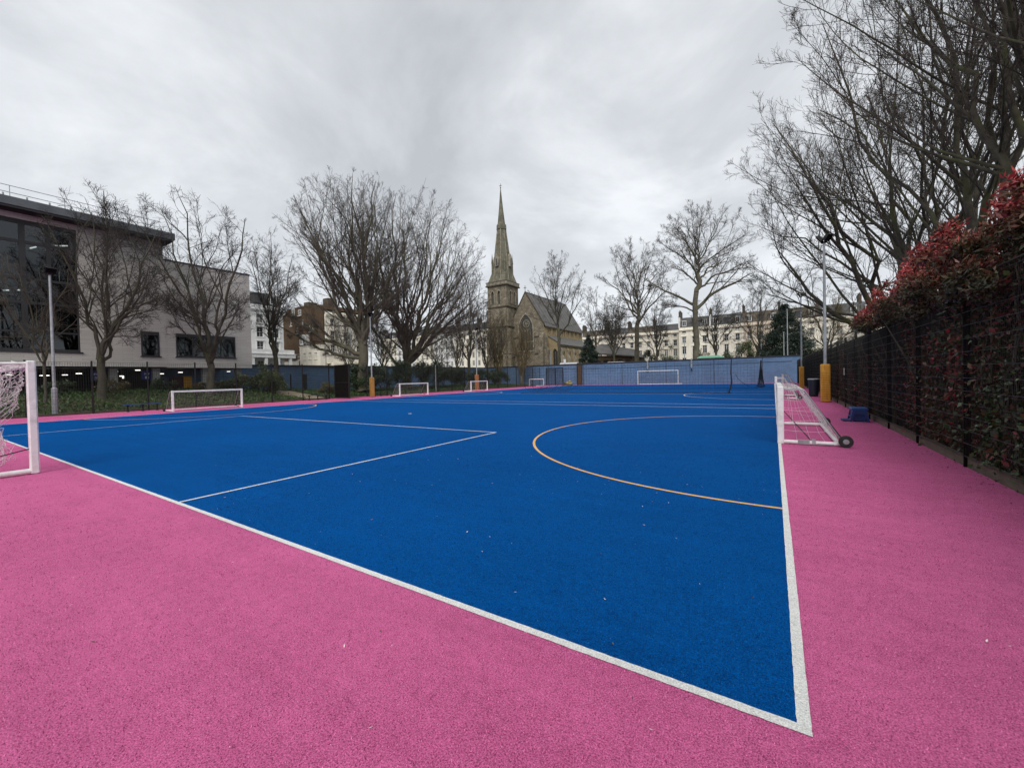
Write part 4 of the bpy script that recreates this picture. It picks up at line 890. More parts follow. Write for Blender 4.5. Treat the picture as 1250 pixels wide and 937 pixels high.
# ------------------------------------------------------------------ floodlight posts
def lamp_post(label, x, y, h, pad=None, z0=0.0, heads=((0, .9),), r=.075, group='floodlight posts around the court', padmat='pad', base=False):
    t = thing('lamp_post', label, 'lamp post', (x, y, z0), group)
    m_ = MB(); m_.tube([(0, 0, 0), (0, 0, h * .5), (0, 0, h)], [r, r * .85, r * .62], 12)
    if base: m_.tube([(0, 0, 0), (0, 0, 1.5), (0, 0, 1.56)], [r * 1.65, r * 1.65, r], 12)
    m_.build('pole', MT['galv'], t, world=False)
    if pad:
        m_ = MB(); w = pad[1] / 2; m_.bev(-w, -w, .02, w, w, pad[0], .03); po = m_.build('pad', MT[padmat], t, world=False)
        s_ = MB(); z = .14
        while z < pad[0] * .78: s_.box(-w * .86, -w - .006, z, w * .86, -w - .001, z + .012); s_.box(-w - .006, -w * .86, z, -w - .001, w * .86, z + .012); z += .085
        s_.build('pad_lacing', MT['padline'], po, world=False)
    for k, (a, ln) in enumerate(heads):
        ca, sa = math.cos(a), math.sin(a)
        m_ = MB(); m_.tube([(0, 0, h - .02), (ca * .10, sa * .10, h + .10)], .025, 6); m_.box(-.09, -.09, h - .06, .09, .09, h - .005); m_.build('bracket', MT['black'], t, world=False)
        hd = MB(); c = Vector((ca * .16, sa * .16, h + .18)); 
        u = Vector((-sa, ca, 0)); f = Vector((ca, sa, -.75)).normalized(); up_ = f.cross(u) * -1
        if up_.z < 0: up_ = -up_
        vs = []
        for d_, sc in ((-.09, .72), (.05, 1.0), (.07, 1.0)):
            for (p, q) in ((-1, -1), (1, -1), (1, 1), (-1, 1)): vs.append(c + f * d_ + u * p * .23 * sc + up_ * q * .17 * sc)
        hd.add(vs, [(3, 2, 1, 0), (0, 1, 5, 4), (1, 2, 6, 5), (2, 3, 7, 6), (3, 0, 4, 7), (4, 5, 9, 8), (5, 6, 10, 9), (6, 7, 11, 10), (7, 4, 8, 11), (8, 9, 10, 11)])
        ho = hd.build('floodlight', MT['black'], t, world=False)
        l_ = MB(); l_.add([c + f * .074 + u * p * .20 + up_ * q * .14 for (p, q) in ((-1, -1), (1, -1), (1, 1), (-1, 1))], [(0, 1, 2, 3)]); l_.build('lens', MT['boardshade'], ho, world=False)
    return t
lamp_post('tall grey floodlight post with ochre pad nearest on the right', 2.13, 25.0, 7.75, (1.84, .38), heads=((PI * .95, 1), (-.5, 1)))
lamp_post('second grey floodlight post on the right with a narrower ochre pad', 2.12, 44.5, 8.1, (1.90, .36), heads=((PI * .95, 1), (-.4, 1)))
lamp_post('grey floodlight post with ochre pad beside the big plane tree trunk', -31.9, 25.4, 7.6, (1.85, .34), heads=((.9, 1), (-2.4, 1), (-.6, 1)), padmat='pad2')
lamp_post('grey floodlight post with ochre pad behind the farthest left small goal', -32.2, 42.0, 7.7, (2.0, .40), heads=((.2, 1),), padmat='pad3')
lamp_post('grey lamp post with thick base behind the fence in front of the dark school window', -34.2, 5.55, 7.95, z0=.0, heads=((.1, 1),), r=.08, base=True)
lamp_post('slim grey lamp column standing between the two big plane trees', -46, 33.5, 9.0, z0=.3, heads=((.4, 1),), r=.06)
lamp_post('short plain grey post rising at the left fence right of the plane trees', -33.9, 36.2, 3.2, heads=(), r=.06, group='plain grey posts')
for i, (x, y, h, lb) in enumerate(((1.6, 64.6, 9.5, 'taller of two thin grey poles behind the wall at the right corner'), (1.2, 64.7, 6.6, 'shorter of two thin grey poles behind the wall at the right corner'), (-11.4, 67, 7.0, 'thin grey pole behind the blue wall right of the white far goal'),
                                   (-7.1, 72, 8.2, 'short white pole behind the blue wall beside the small bare tree'), (-33.0, 64.6, 6.2, 'thin pole with small head above the wall in front of the church aisle'), (-33.9, 66, 5.4, 'short pole behind the wall near the church door'))):
    t = thing('pole', lb, 'pole', (x, y, 0), 'thin poles beyond the wall'); m_ = MB(); m_.tube([(0, 0, 0), (0, 0, h)], [.07, .05], 8); m_.build('shaft', MT['whitepaint' if 'white pole' in lb else 'galv'], t, world=False)
    m_ = MB(); m_.box(-.09, -.09, h, .09, .09, h + .08); m_.build('cap', MT['galv'], t, world=False)
# sign on a post in front of the church
t = thing('street_sign', 'small white sign on a grey post above the wall in front of the church', 'sign', (-31.0, 66, 1.55)); m_ = MB(); m_.tube([(0, 0, 0), (0, 0, 3.2)], .04, 6); m_.build('post', MT['galv'], t, world=False); m_ = MB(); m_.box(-.22, -.06, 2.35, .22, -.042, 2.95); m_.build('sign_plate', MT['signwhite'], t, world=False)

# ------------------------------------------------------------------ small things on the court edge
t = thing('step_bench', 'blue plastic step bench on the pink strip by the right fence', 'bench', (2.14, 15.9, 0))
m_ = MB(); m_.bev(-.20, -.28, .34, .19, .28, .41, .012); m_.build('seat', MT['plastictop'], t, world=False)
for y in (-.27, .27):
    m_ = MB(); m_.prism([(-.20, y - .02, 0), (-.24, y - .02, 0), (-.17, y - .02, .36), (.15, y - .02, .36), (.22, y - .02, 0), (.16, y - .02, 0), (.10, y - .02, .22), (-.12, y - .02, .22)], (0, .04, 0)); m_.build('leg', MT['plastic'], t, world=False)
m_ = MB(); m_.bev(-.17, -.24, .01, .15, .24, .355, .02); m_.build('apron', MT['plastic'], t, world=False)
m_ = MB(); m_.box(-.40, -.25, .02, -.22, .25, .05); m_.box(-.22, -.25, .14, -.16, .25, .17); m_.build('foot_rail', MT['plastic'], t, world=False)
def bench(label, loc, L_, mt, h=.45, rz=0):
    t = thing('bench', label, 'bench', loc, 'low benches by the left fence', rz); 
    for k in range(3): m_ = MB(); m_.box(-.16 + k * .11, 0, h - .035, -.07 + k * .11, L_, h); m_.build('slat', MT[mt], t, world=False)
    for y in (.18, L_ / 2, L_ - .18):
        m_ = MB(); m_.box(-.03, y - .03, 0, .03, y + .03, h - .036); m_.box(-.16, y - .03, 0, .16, y + .03, .04); m_.box(-.15, y - .03, h - .08, .15, y + .03, h - .037); m_.build('leg', MT['black'], t, world=False)
bench('long low blue bench by the left fence beside the nearest small left goal', (-32.6, 8.05, 0), 1.75, 'plastictop')
bench('long low grey-blue bench by the left fence near the open black gate', (-32.9, 19.6, 0), 1.9, 'frame', .42)
bench('low dark bench by the left fence next to the ochre-padded lamp post', (-32.8, 26.2, 0), 1.9, 'bark', .42)
t = thing('litter_bin', 'dark round bin with grey rim between the two right lamp posts', 'bin', (2.0, 30.0, 0)); m_ = MB()
m_.tube([(0, 0, .02), (0, 0, .1), (0, 0, .95), (0, 0, 1.0)], [.21, .23, .27, .27], 20); m_.build('body', MT['binmat'], t, world=False)
m_ = MB(); m_.tube([(0, 0, 1.001), (0, 0, 1.04), (0, 0, 1.07)], [.30, .30, .24], 20); m_.build('rim', MT['galv'], t, world=False)
t = thing('equipment_bag', 'pale yellow equipment bundle by the brown pillar in the far left corner', 'bag', (-28.4, 61.9, 0)); m_ = MB()
m_.tube([(-.55, 0, .34), (-.3, 0, .40), (.05, .05, .38), (.35, 0, .30), (.5, 0, .22)], [.10, .24, .30, .26, .12], 9); m_.build('bundle', MT['bag'], t, world=False, smooth=True)
m_ = MB(); m_.tube([(-.1, -.2, .62), (.2, -.2, .66), (.45, -.15, .60)], [.08, .14, .07], 8); m_.build('roll', MT['bag'], t, world=False, smooth=True)
m_ = MB(); m_.box(-.75, -.2, 0, .55, .25, .16); m_.box(-.95, -.2, 0, -.76, .2, .5); m_.build('box', MT['timber'], t, world=False)
t = thing('brick_pillar', 'brown pillar against the blue wall in the far left corner', 'pillar', (-27.0, 63.1, 0)); m_ = MB(); m_.box(-.45, -.15, 0, .35, .25, 3.30); m_.build('pillar', MT['brownbrick'], t, world=False); m_ = MB(); m_.box(-.5, -.2, 3.302, .4, .25, 3.40); m_.build('cap', MT['coping'], t, world=False)
m_ = MB(); m_.tube([(-.3, -.19, 0), (-.3, -.19, 3.2)], .05, 6); m_.build('drainpipe', MT['black'], t, world=False)

# ------------------------------------------------------------------ school building (local x runs along +Y of the court, -y faces the court)
S = thing('school_building', 'large pale brick school building raised on columns with dark glazed bay at the left', 'school', (-42, 0, 0), rz=PI / 2)
BW = (-11.5, 4.07, 8.18, 12.78); W2 = (11.53, 3.9, 12.68, 5.87); W3 = (13.78, 3.92, 18.25, 5.86)
m_ = MB(); wall_grid(m_, -14, 3.05, 13.1, 13.3, [BW, W2], .16)
m_.add([(13.1, 0, 11.0), (13.1, 18, 11.0), (13.1, 18, 13.3), (13.1, 0, 13.3)], [(0, 1, 2, 3)]); m_.add([(-14, 0, 3.05), (-14, 18, 3.05), (-14, 18, 13.3), (-14, 0, 13.3)], [(3, 2, 1, 0)]); m_.add([(-14, 18, 3.05), (19.65, 18, 3.05), (19.65, 18, 11.8), (-14, 18, 11.8)], [(3, 2, 1, 0)])
m_.build('wall', MT['schoolwall'], S, world=False)
m_ = MB(); wall_grid(m_, 13.1, 3.0, 19.65, 11.8, [W3], .16, y=.012); m_.add([(19.65, .012, 3.0), (19.65, 18, 3.0), (19.65, 18, 11.8), (19.65, .012, 11.8)], [(0, 1, 2, 3)]); m_.build('wing_wall', MT['schoolwall'], S, world=False)
m_ = MB(); m_.box(13.1, -.05, 11.802, 19.72, 18.1, 11.90); m_.build('wing_coping', MT['frame'], S, world=False)
m_ = MB(); m_.prism([(-14, -1.15, 13.30), (-14, -1.15, 13.82), (-14, -.5, 13.95), (-14, 19, 13.95), (-14, 19, 13.30)], (27.6, 0, 0))
m_.build('roof', MT['roofmetal'], S, world=False)
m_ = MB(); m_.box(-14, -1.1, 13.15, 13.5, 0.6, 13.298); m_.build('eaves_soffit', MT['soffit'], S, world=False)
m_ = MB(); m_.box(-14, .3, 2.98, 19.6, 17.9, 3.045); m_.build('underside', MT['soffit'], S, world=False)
m_ = MB()
for z in (14.28, 14.72): m_.tube([(-14, -.4, z), (12.9, -.4, z)], .022, 6)
for k in range(11): m_.tube([(-12.0 + k * 2.45, -.4, 13.9), (-12.0 + k * 2.45, -.4, 14.72)], .022, 6)
for k in range(26): m_.box(-12.2 + k * 1.0, -.75, 13.9, -12.12 + k * 1.0, -.65, 14.10)
m_.build('roof_railing', MT['galv'], S, world=False)
for x in (-9.5, -3.5, 9.85, 12.45, 15.9, 18.6):
    m_ = MB(); m_.bev(x, .8, .9 if x > 8 else .2, x + .45, 1.25, 2.979, .02); m_.build('column', MT['concrete'], S, world=False)
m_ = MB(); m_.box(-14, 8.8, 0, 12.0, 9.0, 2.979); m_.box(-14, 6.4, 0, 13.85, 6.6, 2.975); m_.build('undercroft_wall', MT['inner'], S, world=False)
for (x, y, z, r) in ((7.0, 4, 2.46, .26), (8.05, 4, 2.5, .17), (8.8, 4, 2.6, .18), (10.9, 4, 2.78, .18), (12.35, 4, 2.87, .18), (13.95, 4, 2.56, .17), (15.35, 4, 2.68, .17), (19.3, 4, 2.76, .15), (5.2, 3, 2.5, .2), (3.0, 4, 2.5, .2)):
    m_ = MB(); m_.tube([(x, y, z), (x, y, z + .05)], [r, r * .9], 14); lo = m_.build('ceiling_lamp', MT['lamp'], S, world=False); m_ = MB(); m_.tube([(x, y, z + .051), (x, y, 2.98)], [.03, .03], 6); m_.build('lamp_stem', MT['frame'], lo, world=False)
# glazed bay
m_ = MB(); Z = [4.07, 4.22, 5.30, 5.42, 7.22, 7.40, 8.82, 8.98, 11.22, 11.42, 12.48, 12.78]; cols = [-11.4, -9.95, -8.6, -8.45, -7.1, -5.75, -5.6, -4.2, -2.85, -2.7, -1.3, 0.05, .2, 1.55, 2.9, 3.05, 4.2, 5.5, 5.8, 6.66, 6.94, 8.06]
bars = [(-11.5, -11.4), (-9.95, -9.8), (-7.0, -6.75), (-4.0, -3.75), (-1.2, -.95), (1.5, 1.75), (3.55, 3.7), (5.5, 5.78), (6.70, 6.92), (8.08, 8.18)]
for a, b in bars: m_.box(a, .05, 4.07, b, .20, 12.78)
for a, b in zip(Z[0::2], Z[1::2]): m_.box(-11.5, .06, a, 8.18, .185, b)
fo = m_.build('glazed_bay', MT['frame'], S, world=False)
for (a, b), (c, d) in zip(bars[:-1], bars[1:]):
    for z0, z1 in zip(Z[1:-1:2], Z[2:-1:2]):
        m_ = MB(); m_.box(b + .002, .10, z0 + .002, c - .002, .112, z1 - .002); m_.build('pane', MT['gl'], fo, world=False)
m_ = MB(); m_.box(-11.6, -.06, 3.97, 8.3, .05, 4.066); m_.build('bay_sill', MT['frame'], S, world=False)
m_ = MB()
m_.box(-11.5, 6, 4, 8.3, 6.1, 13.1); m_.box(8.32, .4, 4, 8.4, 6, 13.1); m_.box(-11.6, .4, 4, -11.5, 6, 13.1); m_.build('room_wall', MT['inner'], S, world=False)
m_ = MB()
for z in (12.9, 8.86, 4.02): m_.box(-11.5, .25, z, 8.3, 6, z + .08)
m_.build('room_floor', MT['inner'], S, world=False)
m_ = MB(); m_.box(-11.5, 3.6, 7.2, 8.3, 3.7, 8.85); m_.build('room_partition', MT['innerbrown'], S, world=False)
for (a, b, z0, z1, mm) in ((-11.4, 5.5, 8.98, 11.2, 'blind'), (-11.4, 6.66, 5.42, 7.2, 'blind'), (-11.4, 5.5, 4.22, 5.3, 'blindgreen'), (5.8, 6.66, 4.22, 5.3, 'blindgreen'), (6.94, 8.06, 4.22, 5.3, 'blindgreen')):
    m_ = MB(); m_.box(a, .24, z0, b, .26, z1); m_.build('blind', MT[mm], S, world=False)
for pts in (((7.95, 1.2, 11.85), (7.15, 1.9, 11.78)), ((6.5, 1.7, 11.5), (6.3, 2.2, 11.45)), ((3.6, 1.4, 11.9), (2.9, 2.6, 11.85)), ((5.75, .9, 8.28), (5.55, 1.3, 8.25)), ((5.15, 1.4, 8.20), (4.95, 1.6, 8.18)), ((1.9, 1.4, 8.4), (1.4, 1.9, 8.4))):
    m_ = MB(); m_.tube([pts[0], pts[1]], .045, 6); m_.build('tube_lamp', MT['tubelight'], S, world=False)
def low_window(r, divs, shelf):
    a, b, c, d = r; m_ = MB(); m_.box(a, -.03, d - .28, c, .14, d); m_.box(a, -.03, b, c, .14, b + .07); m_.box(a, -.03, b + .072, a + .08, .14, d - .282); m_.box(c - .08, -.03, b + .072, c, .14, d - .282)
    xs = [a + .08 + (c - a - .16) * i / divs for i in range(divs + 1)]
    for x in xs[1:-1]: m_.box(x - .03, .0, b + .072, x + .03, .12, d - .282)
    o = m_.build('low_window', MT['frame'], S, world=False)
    for x0, x1 in zip(xs[:-1], xs[1:]): m_ = MB(); m_.box(x0 + .02, .06, b + .06, x1 - .02, .07, d - .27); m_.build('pane', MT['gl'], o, world=False)
    m_ = MB(); m_.box(a - .06, -.10, b - .07, c + .10, .05, b - .002); m_.build('sill', MT['frame'], o, world=False)
    m_ = MB(); m_.box(a, .9, b, c, .95, d); m_.box(a, .17, b - .02, c, .9, b + .0); m_.build('display_back', MT['teal'], S, world=False)
low_window(W2, 1, 0); low_window(W3, 4, 0)
rr = random.Random(5)
def paper(x0, z0, x1, z1, mm='paper', y=.20): m_ = MB(); m_.box(x0, y, z0, x1, y + .01, z1); m_.build('paper_sheet', MT[mm], S, world=False)
for (x0, z0, x1, z1, mm) in ((11.72, 5.12, 12.5, 5.27, 'paper'), (11.66, 4.85, 11.9, 4.93, 'papergrey'), (12.2, 4.87, 12.45, 4.96, 'papergrey'), (11.95, 4.50, 12.2, 4.62, 'paper'), (12.28, 4.44, 12.5, 4.6, 'paper'), (11.65, 4.05, 12.55, 4.3, 'papergrey'),
                             (13.95, 4.55, 14.85, 4.72, 'paper'), (14.2, 4.08, 14.85, 4.24, 'paper'), (14.25, 4.95, 14.5, 5.15, 'papergrey'), (15.1, 5.2, 15.6, 5.45, 'paper'), (15.6, 4.9, 15.85, 5.1, 'papergrey'), (15.7, 4.5, 15.9, 4.75, 'paper'), (17.55, 4.25, 18.05, 5.3, 'poster')): paper(x0, z0, x1, z1, mm)
# pale cut-out letters standing in the long window (too small to read in the photograph)
for k in range(6):
    x = 16.62 + k * .155; m_ = MB(); h_ = .19; m_.box(x, .18, 4.38, x + .03, .20, 4.38 + h_)
    if k % 2 == 0: m_.box(x + .032, .18, 4.38, x + .11, .20, 4.41); m_.box(x + .032, .18, 4.46, x + .10, .20, 4.49); m_.box(x + .032, .18, 4.54, x + .11, .20, 4.57)
    else: m_.box(x + .09, .18, 4.38, x + .12, .20, 4.57); m_.box(x + .032, .18, 4.46, x + .088, .20, 4.49); m_.box(x + .032, .18, 4.54, x + .088, .20, 4.57)
    m_.build('letter', MT['signwhite'], S, world=False)
for x in (-3.0, 16.4):
    m_ = MB(); m_.box(x, -.012, 3.06, x + .03, .0, 3.9); m_.build('joint', MT['soffit'], S, world=False)
# things under the school
for i, (y0_, x_, zc) in enumerate(((9.25, -43.4, 2.42), (12.2, -43.4, 2.42))):
    t = thing('parking_sign', ['dark blue hanging sign with tiny white print left of the concrete column', 'dark blue hanging sign with tiny white print right of the concrete column'][i], 'sign', (x_, y0_, zc), 'blue signs under the school')
    m_ = MB(); m_.box(-.02, -.34, -.36, .02, .34, .36); m_.build('sign_plate', MT['signblue'], t, world=False)
    m_ = MB()
    for (a, b, c, d) in ((-.16, .02, -.13, .16), (-.128, .13, -.06, .16), (-.128, .07, -.06, .10), (-.09, .102, -.06, .128), (-.02, .02, .01, .16), (.012, .13, .07, .16), (.012, .08, .06, .10), (.012, .02, .07, .05), (.10, .02, .13, .16), (.132, .12, .19, .15)): m_.box(.021, a, b, .026, c, d)
    m_.build('sign_print', MT['signwhite'], t, world=False)
    m_ = MB(); m_.box(.021, -.12, -.28, .026, .12, -.10); m_.build('pictogram', MT['signwhite'] if i else MT['papergrey'], t, world=False)
    m_ = MB(); m_.tube([(0, -.3, .36), (0, -.3, .56)], .012, 5); m_.tube([(0, .3, .36), (0, .3, .56)], .012, 5); m_.build('hanger', MT['frame'], t, world=False)
t = thing('storage_cabinet', 'amber and maroon cabinet under the school beside the low white goal', 'cabinet', (-44.6, 15.0, .9)); m_ = MB()
m_.bev(-.3, .0, 0, .3, .62, 1.42, .02); m_.build('side_panel', MT['orange'], t, world=False); m_ = MB(); m_.bev(-.32, -.85, 0, .28, -.01, 1.38, .02); m_.build('front_panel', MT['maroon'], t, world=False)
t = thing('wall_lamp', 'small bright lamp on a bracket under the school beside the concrete column', 'lamp', (-45, 11.1, 2.35)); m_ = MB(); m_.box(-.05, -.16, .0, .05, .08, .06); m_.box(-.05, .0, -.16, .05, .08, -.002); m_.build('light', MT['lamp'], t, world=False); m_ = MB(); m_.box(-.09, -.03, .09, .03, .12, .62); m_.build('bracket', MT['frame'], t, world=False)

# ------------------------------------------------------------------ church
CH = thing('church', 'tan stone church with slate roof, tall west window and golden side walls', 'church', (-56.46, 96, 1.5))
def lancet(cx, z0, z1, w, axis='x', at=0.0, n=5):
    """pointed arch outline, in plane y=at (axis x) or x=at (axis y)"""
    h = w * .95; pts = [(cx - w / 2, z0), (cx + w / 2, z0), (cx + w / 2, z1 - h)]
    for k in range(1, n + 1): a = k / n * math.acos(.5) ; pts.append((cx - w / 2 + w * math.cos(a), z1 - h + w * math.sin(a) * (h / (w * math.sin(math.acos(.5))))))
    for k in range(n - 1, -1, -1): a = k / n * math.acos(.5); pts.append((cx + w / 2 - w * math.cos(a), z1 - h + w * math.sin(a) * (h / (w * math.sin(math.acos(.5))))))
    return [(p[0], at, p[1]) if axis == 'x' else (at, p[0], p[1]) for p in pts]
def lwindow(parent, cx, z0, z1, w, axis, at, out, nm='window', mull=0, frm=.06):
    """tracery frame and leaded pane set back from the wall face; out: sign of the outward normal"""
    o_ = lancet(cx, z0, z1, w, axis, at - out * .28); i_ = lancet(cx, z0 + frm, z1 - frm * 1.5, w - 2 * frm, axis, at - out * .28)
    m_ = MB(); d = (0, .1 * -out, 0) if axis == 'x' else (.1 * -out, 0, 0); m_.holed(o_, [i_], d)
    P_ = (lambda a, z, dd: (a, at - out * dd, z)) if axis == 'x' else (lambda a, z, dd: (at - out * dd, a, z))
    for k in range(mull):
        x = cx - w / 2 + w * (k + 1) / (mull + 1); zt = z1 - w * (1.0 if mull > 1 else .5); m_.tube([P_(x, z0, .27), P_(x, zt, .27)], .045 if mull > 1 else .03, 6)
    o = m_.build(nm, MT['stonepale'], parent)
    p = MB(); q = lancet(cx, z0, z1, w, axis, at - out * .34); p.prism(q, (0, .03 * -out, 0) if axis == 'x' else (.03 * -out, 0, 0)); p.build('pane', MT['leadglass'], o)
    return o
TX0, TX1, TY0, TY1 = -66.45, -60.3, 92.5, 98.6; TT = 26.5; yF = 96.0; NX0, NX1, NXc = -61.85, -51.08, -56.46; yB = 122.0
# tower
T_ = thing('church_tower', 'square stone church tower with paired belfry openings and tall pointed spire', 'tower', ((TX0 + TX1) / 2, (TY0 + TY1) / 2, 1.5))
fr = [lancet(x, 21.6, 25.2, .95, 'x', TY0) for x in (-64.75, -62.65)] ; fr2 = [lancet(y, 21.6, 25.2, .95, 'y', TX1) for y in (94.6, 96.6)]
fr += [lancet(-63.7, 8.0, 11.0, .8, 'x', TY0)]
m_ = MB(); m_.holed([(TX0, TY0, 1.5), (TX1, TY0, 1.5), (TX1, TY0, TT), (TX0, TY0, TT)], fr, (0, .5, 0)); m_.holed([(TX1, TY0, 1.5), (TX1, TY1, 1.5), (TX1, TY1, TT), (TX1, TY0, TT)], fr2, (-.5, 0, 0))
m_.add([(TX0, TY0, 1.5), (TX0, TY1, 1.5), (TX0, TY1, TT), (TX0, TY0, TT)], [(0, 1, 2, 3)]); m_.add([(TX0, TY1, 1.5), (TX1, TY1, 1.5), (TX1, TY1, TT), (TX0, TY1, TT)], [(0, 1, 2, 3)])
m_.build('wall', MT['stone'], T_)
for x in (-64.75, -62.65): lwindow(T_, x, 21.6, 25.2, .95, 'x', TY0, -1, 'belfry_opening', 1)
for y in (94.6, 96.6): lwindow(T_, y, 21.6, 25.2, .95, 'y', TX1, 1, 'belfry_opening', 1)
lwindow(T_, -63.7, 8.0, 11.0, .8, 'x', TY0, -1)
m_ = MB()
for x in (-64.75, -62.65):
    q = lancet(x, 21.6, 25.55, 1.4, 'x', TY0 - .12); i_ = lancet(x, 21.5, 25.2, .95, 'x', TY0 - .12); m_.holed(q, [[(a, b, max(c, 21.62)) for a, b, c in i_]], (0, .115, 0))
for y in (94.6, 96.6):
    q = lancet(y, 21.6, 25.55, 1.4, 'y', TX1 + .12); i_ = lancet(y, 21.5, 25.2, .95, 'y', TX1 + .12); m_.holed(q, [[(a, b, max(c, 21.62)) for a, b, c in i_]], (-.115, 0, 0))
m_.build('hood_mould', MT['stonepale'], T_)
for z, e_ in ((20.6, .22), (15.2, .25), (7.0, .3)):
    m_ = MB(); m_.box(TX0 - e_, TY0 - e_, z, TX1 + e_, TY0 - .002, z + .28); m_.box(TX1 + .002, TY0 - .0, z, TX1 + e_, TY1 + e_, z + .28); m_.box(TX0 - e_, TY0, z, TX0 - .002, TY1, z + .28); m_.build('string_course', MT['string'], T_)
for (x, y, sx, sy) in ((TX0, TY0, -1, -1), (TX1, TY0, 1, -1), (TX0, TY1, -1, 1)):
    m_ = MB()
    for (z0, z1, e_) in ((1.5, 8, 1.0), (8, 15.0, .75), (15.4, 20.3, .5), (20.9, 23.0, .28)):
        xa, xb = sorted((x + sx * e_, x - sx * .6)); ya, yb = sorted((y - sy * .03 * 0 + sy * e_, y - sy * .6)); 
        m_.box(*(min(x + sx * .004, x - sx * .75), ya if sy < 0 else y, z0), *(max(x + sx * .004, x - sx * .75), y if sy < 0 else yb, z1)) if False else None
        # one arm facing the front, one facing the side
        xa, xb = sorted((x, x - sx * .8)); m_.prism([(xa, y + sy * .002, z0), (xa, y + sy * e_, z0), (xa, y + sy * e_, z1 - .5), (xa, y + sy * .002, z1)], (xb - xa, 0, 0))
        ya, yb = sorted((y, y - sy * .8)); m_.prism([(x + sx * .002, ya, z0), (x + sx * e_, ya, z0), (x + sx * e_, ya, z1 - .5), (x + sx * .002, ya, z1)], (0, yb - ya, 0))
    m_.build('buttress', MT['stone'], T_)
# cornice with corbels and parapet
m_ = MB(); e_ = .42; m_.box(TX0 - e_, TY0 - e_, TT + .003, TX1 + e_, TY1 + e_, TT + .30); m_.box(TX0 - e_ + .06, TY0 - e_ + .06, TT + 1.02, TX1 + e_ - .06, TY1 + e_ - .06, TT + 1.25); m_.box(TX0 - .15, TY0 - .15, TT + .302, TX1 + .15, TY1 + .15, TT + 1.018)
m_.build('cornice', MT['string'], T_)
m_ = MB(); n = 15
for k in range(n):
    x = TX0 - .28 + (TX1 - TX0 + .56) * (k + .5) / n; m_.box(x - .12, TY0 - .36, TT + .302, x + .12, TY0 - .152, TT + 1.018); y = TY0 - .28 + (TY1 - TY0 + .56) * (k + .5) / n; m_.box(TX1 + .152, y - .12, TT + .302, TX1 + .36, y + .12, TT + 1.018)
props(m_.build('parapet_arcade', MT['stonepale'], T_))
# spire
sx_, sy_ = (TX0 + TX1) / 2, (TY0 + TY1) / 2
def octo(z, r, rot=PI / 8): return [(sx_ + r * math.cos(rot + k * PI / 4), sy_ + r * math.sin(rot + k * PI / 4), z) for k in range(8)]
m_ = MB(); prof = [(TT + 1.25, 3.05), (TT + 3.0, 2.75), (31.5, 2.62), (36.0, 2.05), (42.6, 1.22), (42.6, 1.42), (43.9, 1.36), (43.9, 1.10), (48.5, .58), (54.1, .08)]
vs = [p for z, r in prof for p in octo(z, r)]
m_.add(vs, [(k * 8 + i, k * 8 + (i + 1) % 8, k * 8 + 8 + (i + 1) % 8, k * 8 + 8 + i) for k in range(len(prof) - 1) for i in range(8)]); m_.build('spire', MT['spirestone'], T_)
# broaches at the corners
m_ = MB()
for (cx_, cy_) in ((TX0, TY0), (TX1, TY0), (TX1, TY1), (TX0, TY1)):
    dx_, dy_ = (sx_ - cx_), (sy_ - cy_); b0 = (cx_ + dx_ * .04, cy_ + dy_ * .04, TT + 1.251); m_.add([b0, (cx_ + dx_ * .75, cy_ + dy_ * .02, TT + 1.251), (cx_ + dx_ * .02, cy_ + dy_ * .75, TT + 1.251), (cx_ + dx_ * .50, cy_ + dy_ * .50, TT + 6.0)], [(0, 1, 3), (0, 3, 2)])
m_.build('broach', MT['spirestone'], T_)
for k in range(8):   # ribs along the edges
    m_ = MB(); c = PI / 8 + k * PI / 4; m_.tube([(sx_ + r * 1.01 * math.cos(c), sy_ + r * 1.01 * math.sin(c), z) for z, r in ((TT + 1.3, 3.05), (TT + 3, 2.75), (31.5, 2.62), (36, 2.05), (42.6, 1.22))], .10, 5); m_.build('rib', MT['stonepale'], T_)
for k, (dx_, dy_) in enumerate(((0, -1), (1, 0), (-1, 0), (0, 1))):    # lucarnes
    for (z0, w, h_, r_, dp) in ((32.0, .95, 2.8, 2.38, .5), (42.9, .5, .9, 1.20, .1)):
        px_, py_ = sx_ + dx_ * r_, sy_ + dy_ * r_; tx, ty = -dy_, dx_; m_ = MB(); q = [(-w / 2, z0), (w / 2, z0), (w / 2, z0 + h_ * .7), (0, z0 + h_ * 1.25), (-w / 2, z0 + h_ * .7)]
        m_.prism([(px_ + tx * a + dx_ * dp, py_ + ty * a + dy_ * dp, z) for a, z in q], (-dx_ * (dp + .6), -dy_ * (dp + .6), 0)); lo = m_.build('lucarne', MT['stonepale'], T_)
        m_ = MB(); q = [(-w * .25, z0 + .15), (w * .25, z0 + .15), (w * .25, z0 + h_ * .6), (0, z0 + h_ * .85), (-w * .25, z0 + h_ * .6)]; m_.prism([(px_ + tx * a + dx_ * (dp + .02), py_ + ty * a + dy_ * (dp + .02), z) for a, z in q], (dx_ * -.015, dy_ * -.015, 0)); m_.build('opening', MT['leadglass'], lo)
for (a, b) in ((-1, -1), (1, -1), (1, 1), (-1, 1)):    # corner pinnacles
    x, y = sx_ + a * 2.0, sy_ + b * 2.0; m_ = MB(); m_.tube([(x, y, TT + 1.25), (x, y, 33.2)], [.34, .26], 4); m_.tube([(x, y, 33.2), (x, y, 33.4), (x, y, 35.8)], [.36, .33, .03], 4); m_.build('pinnacle', MT['spirestone'], T_)
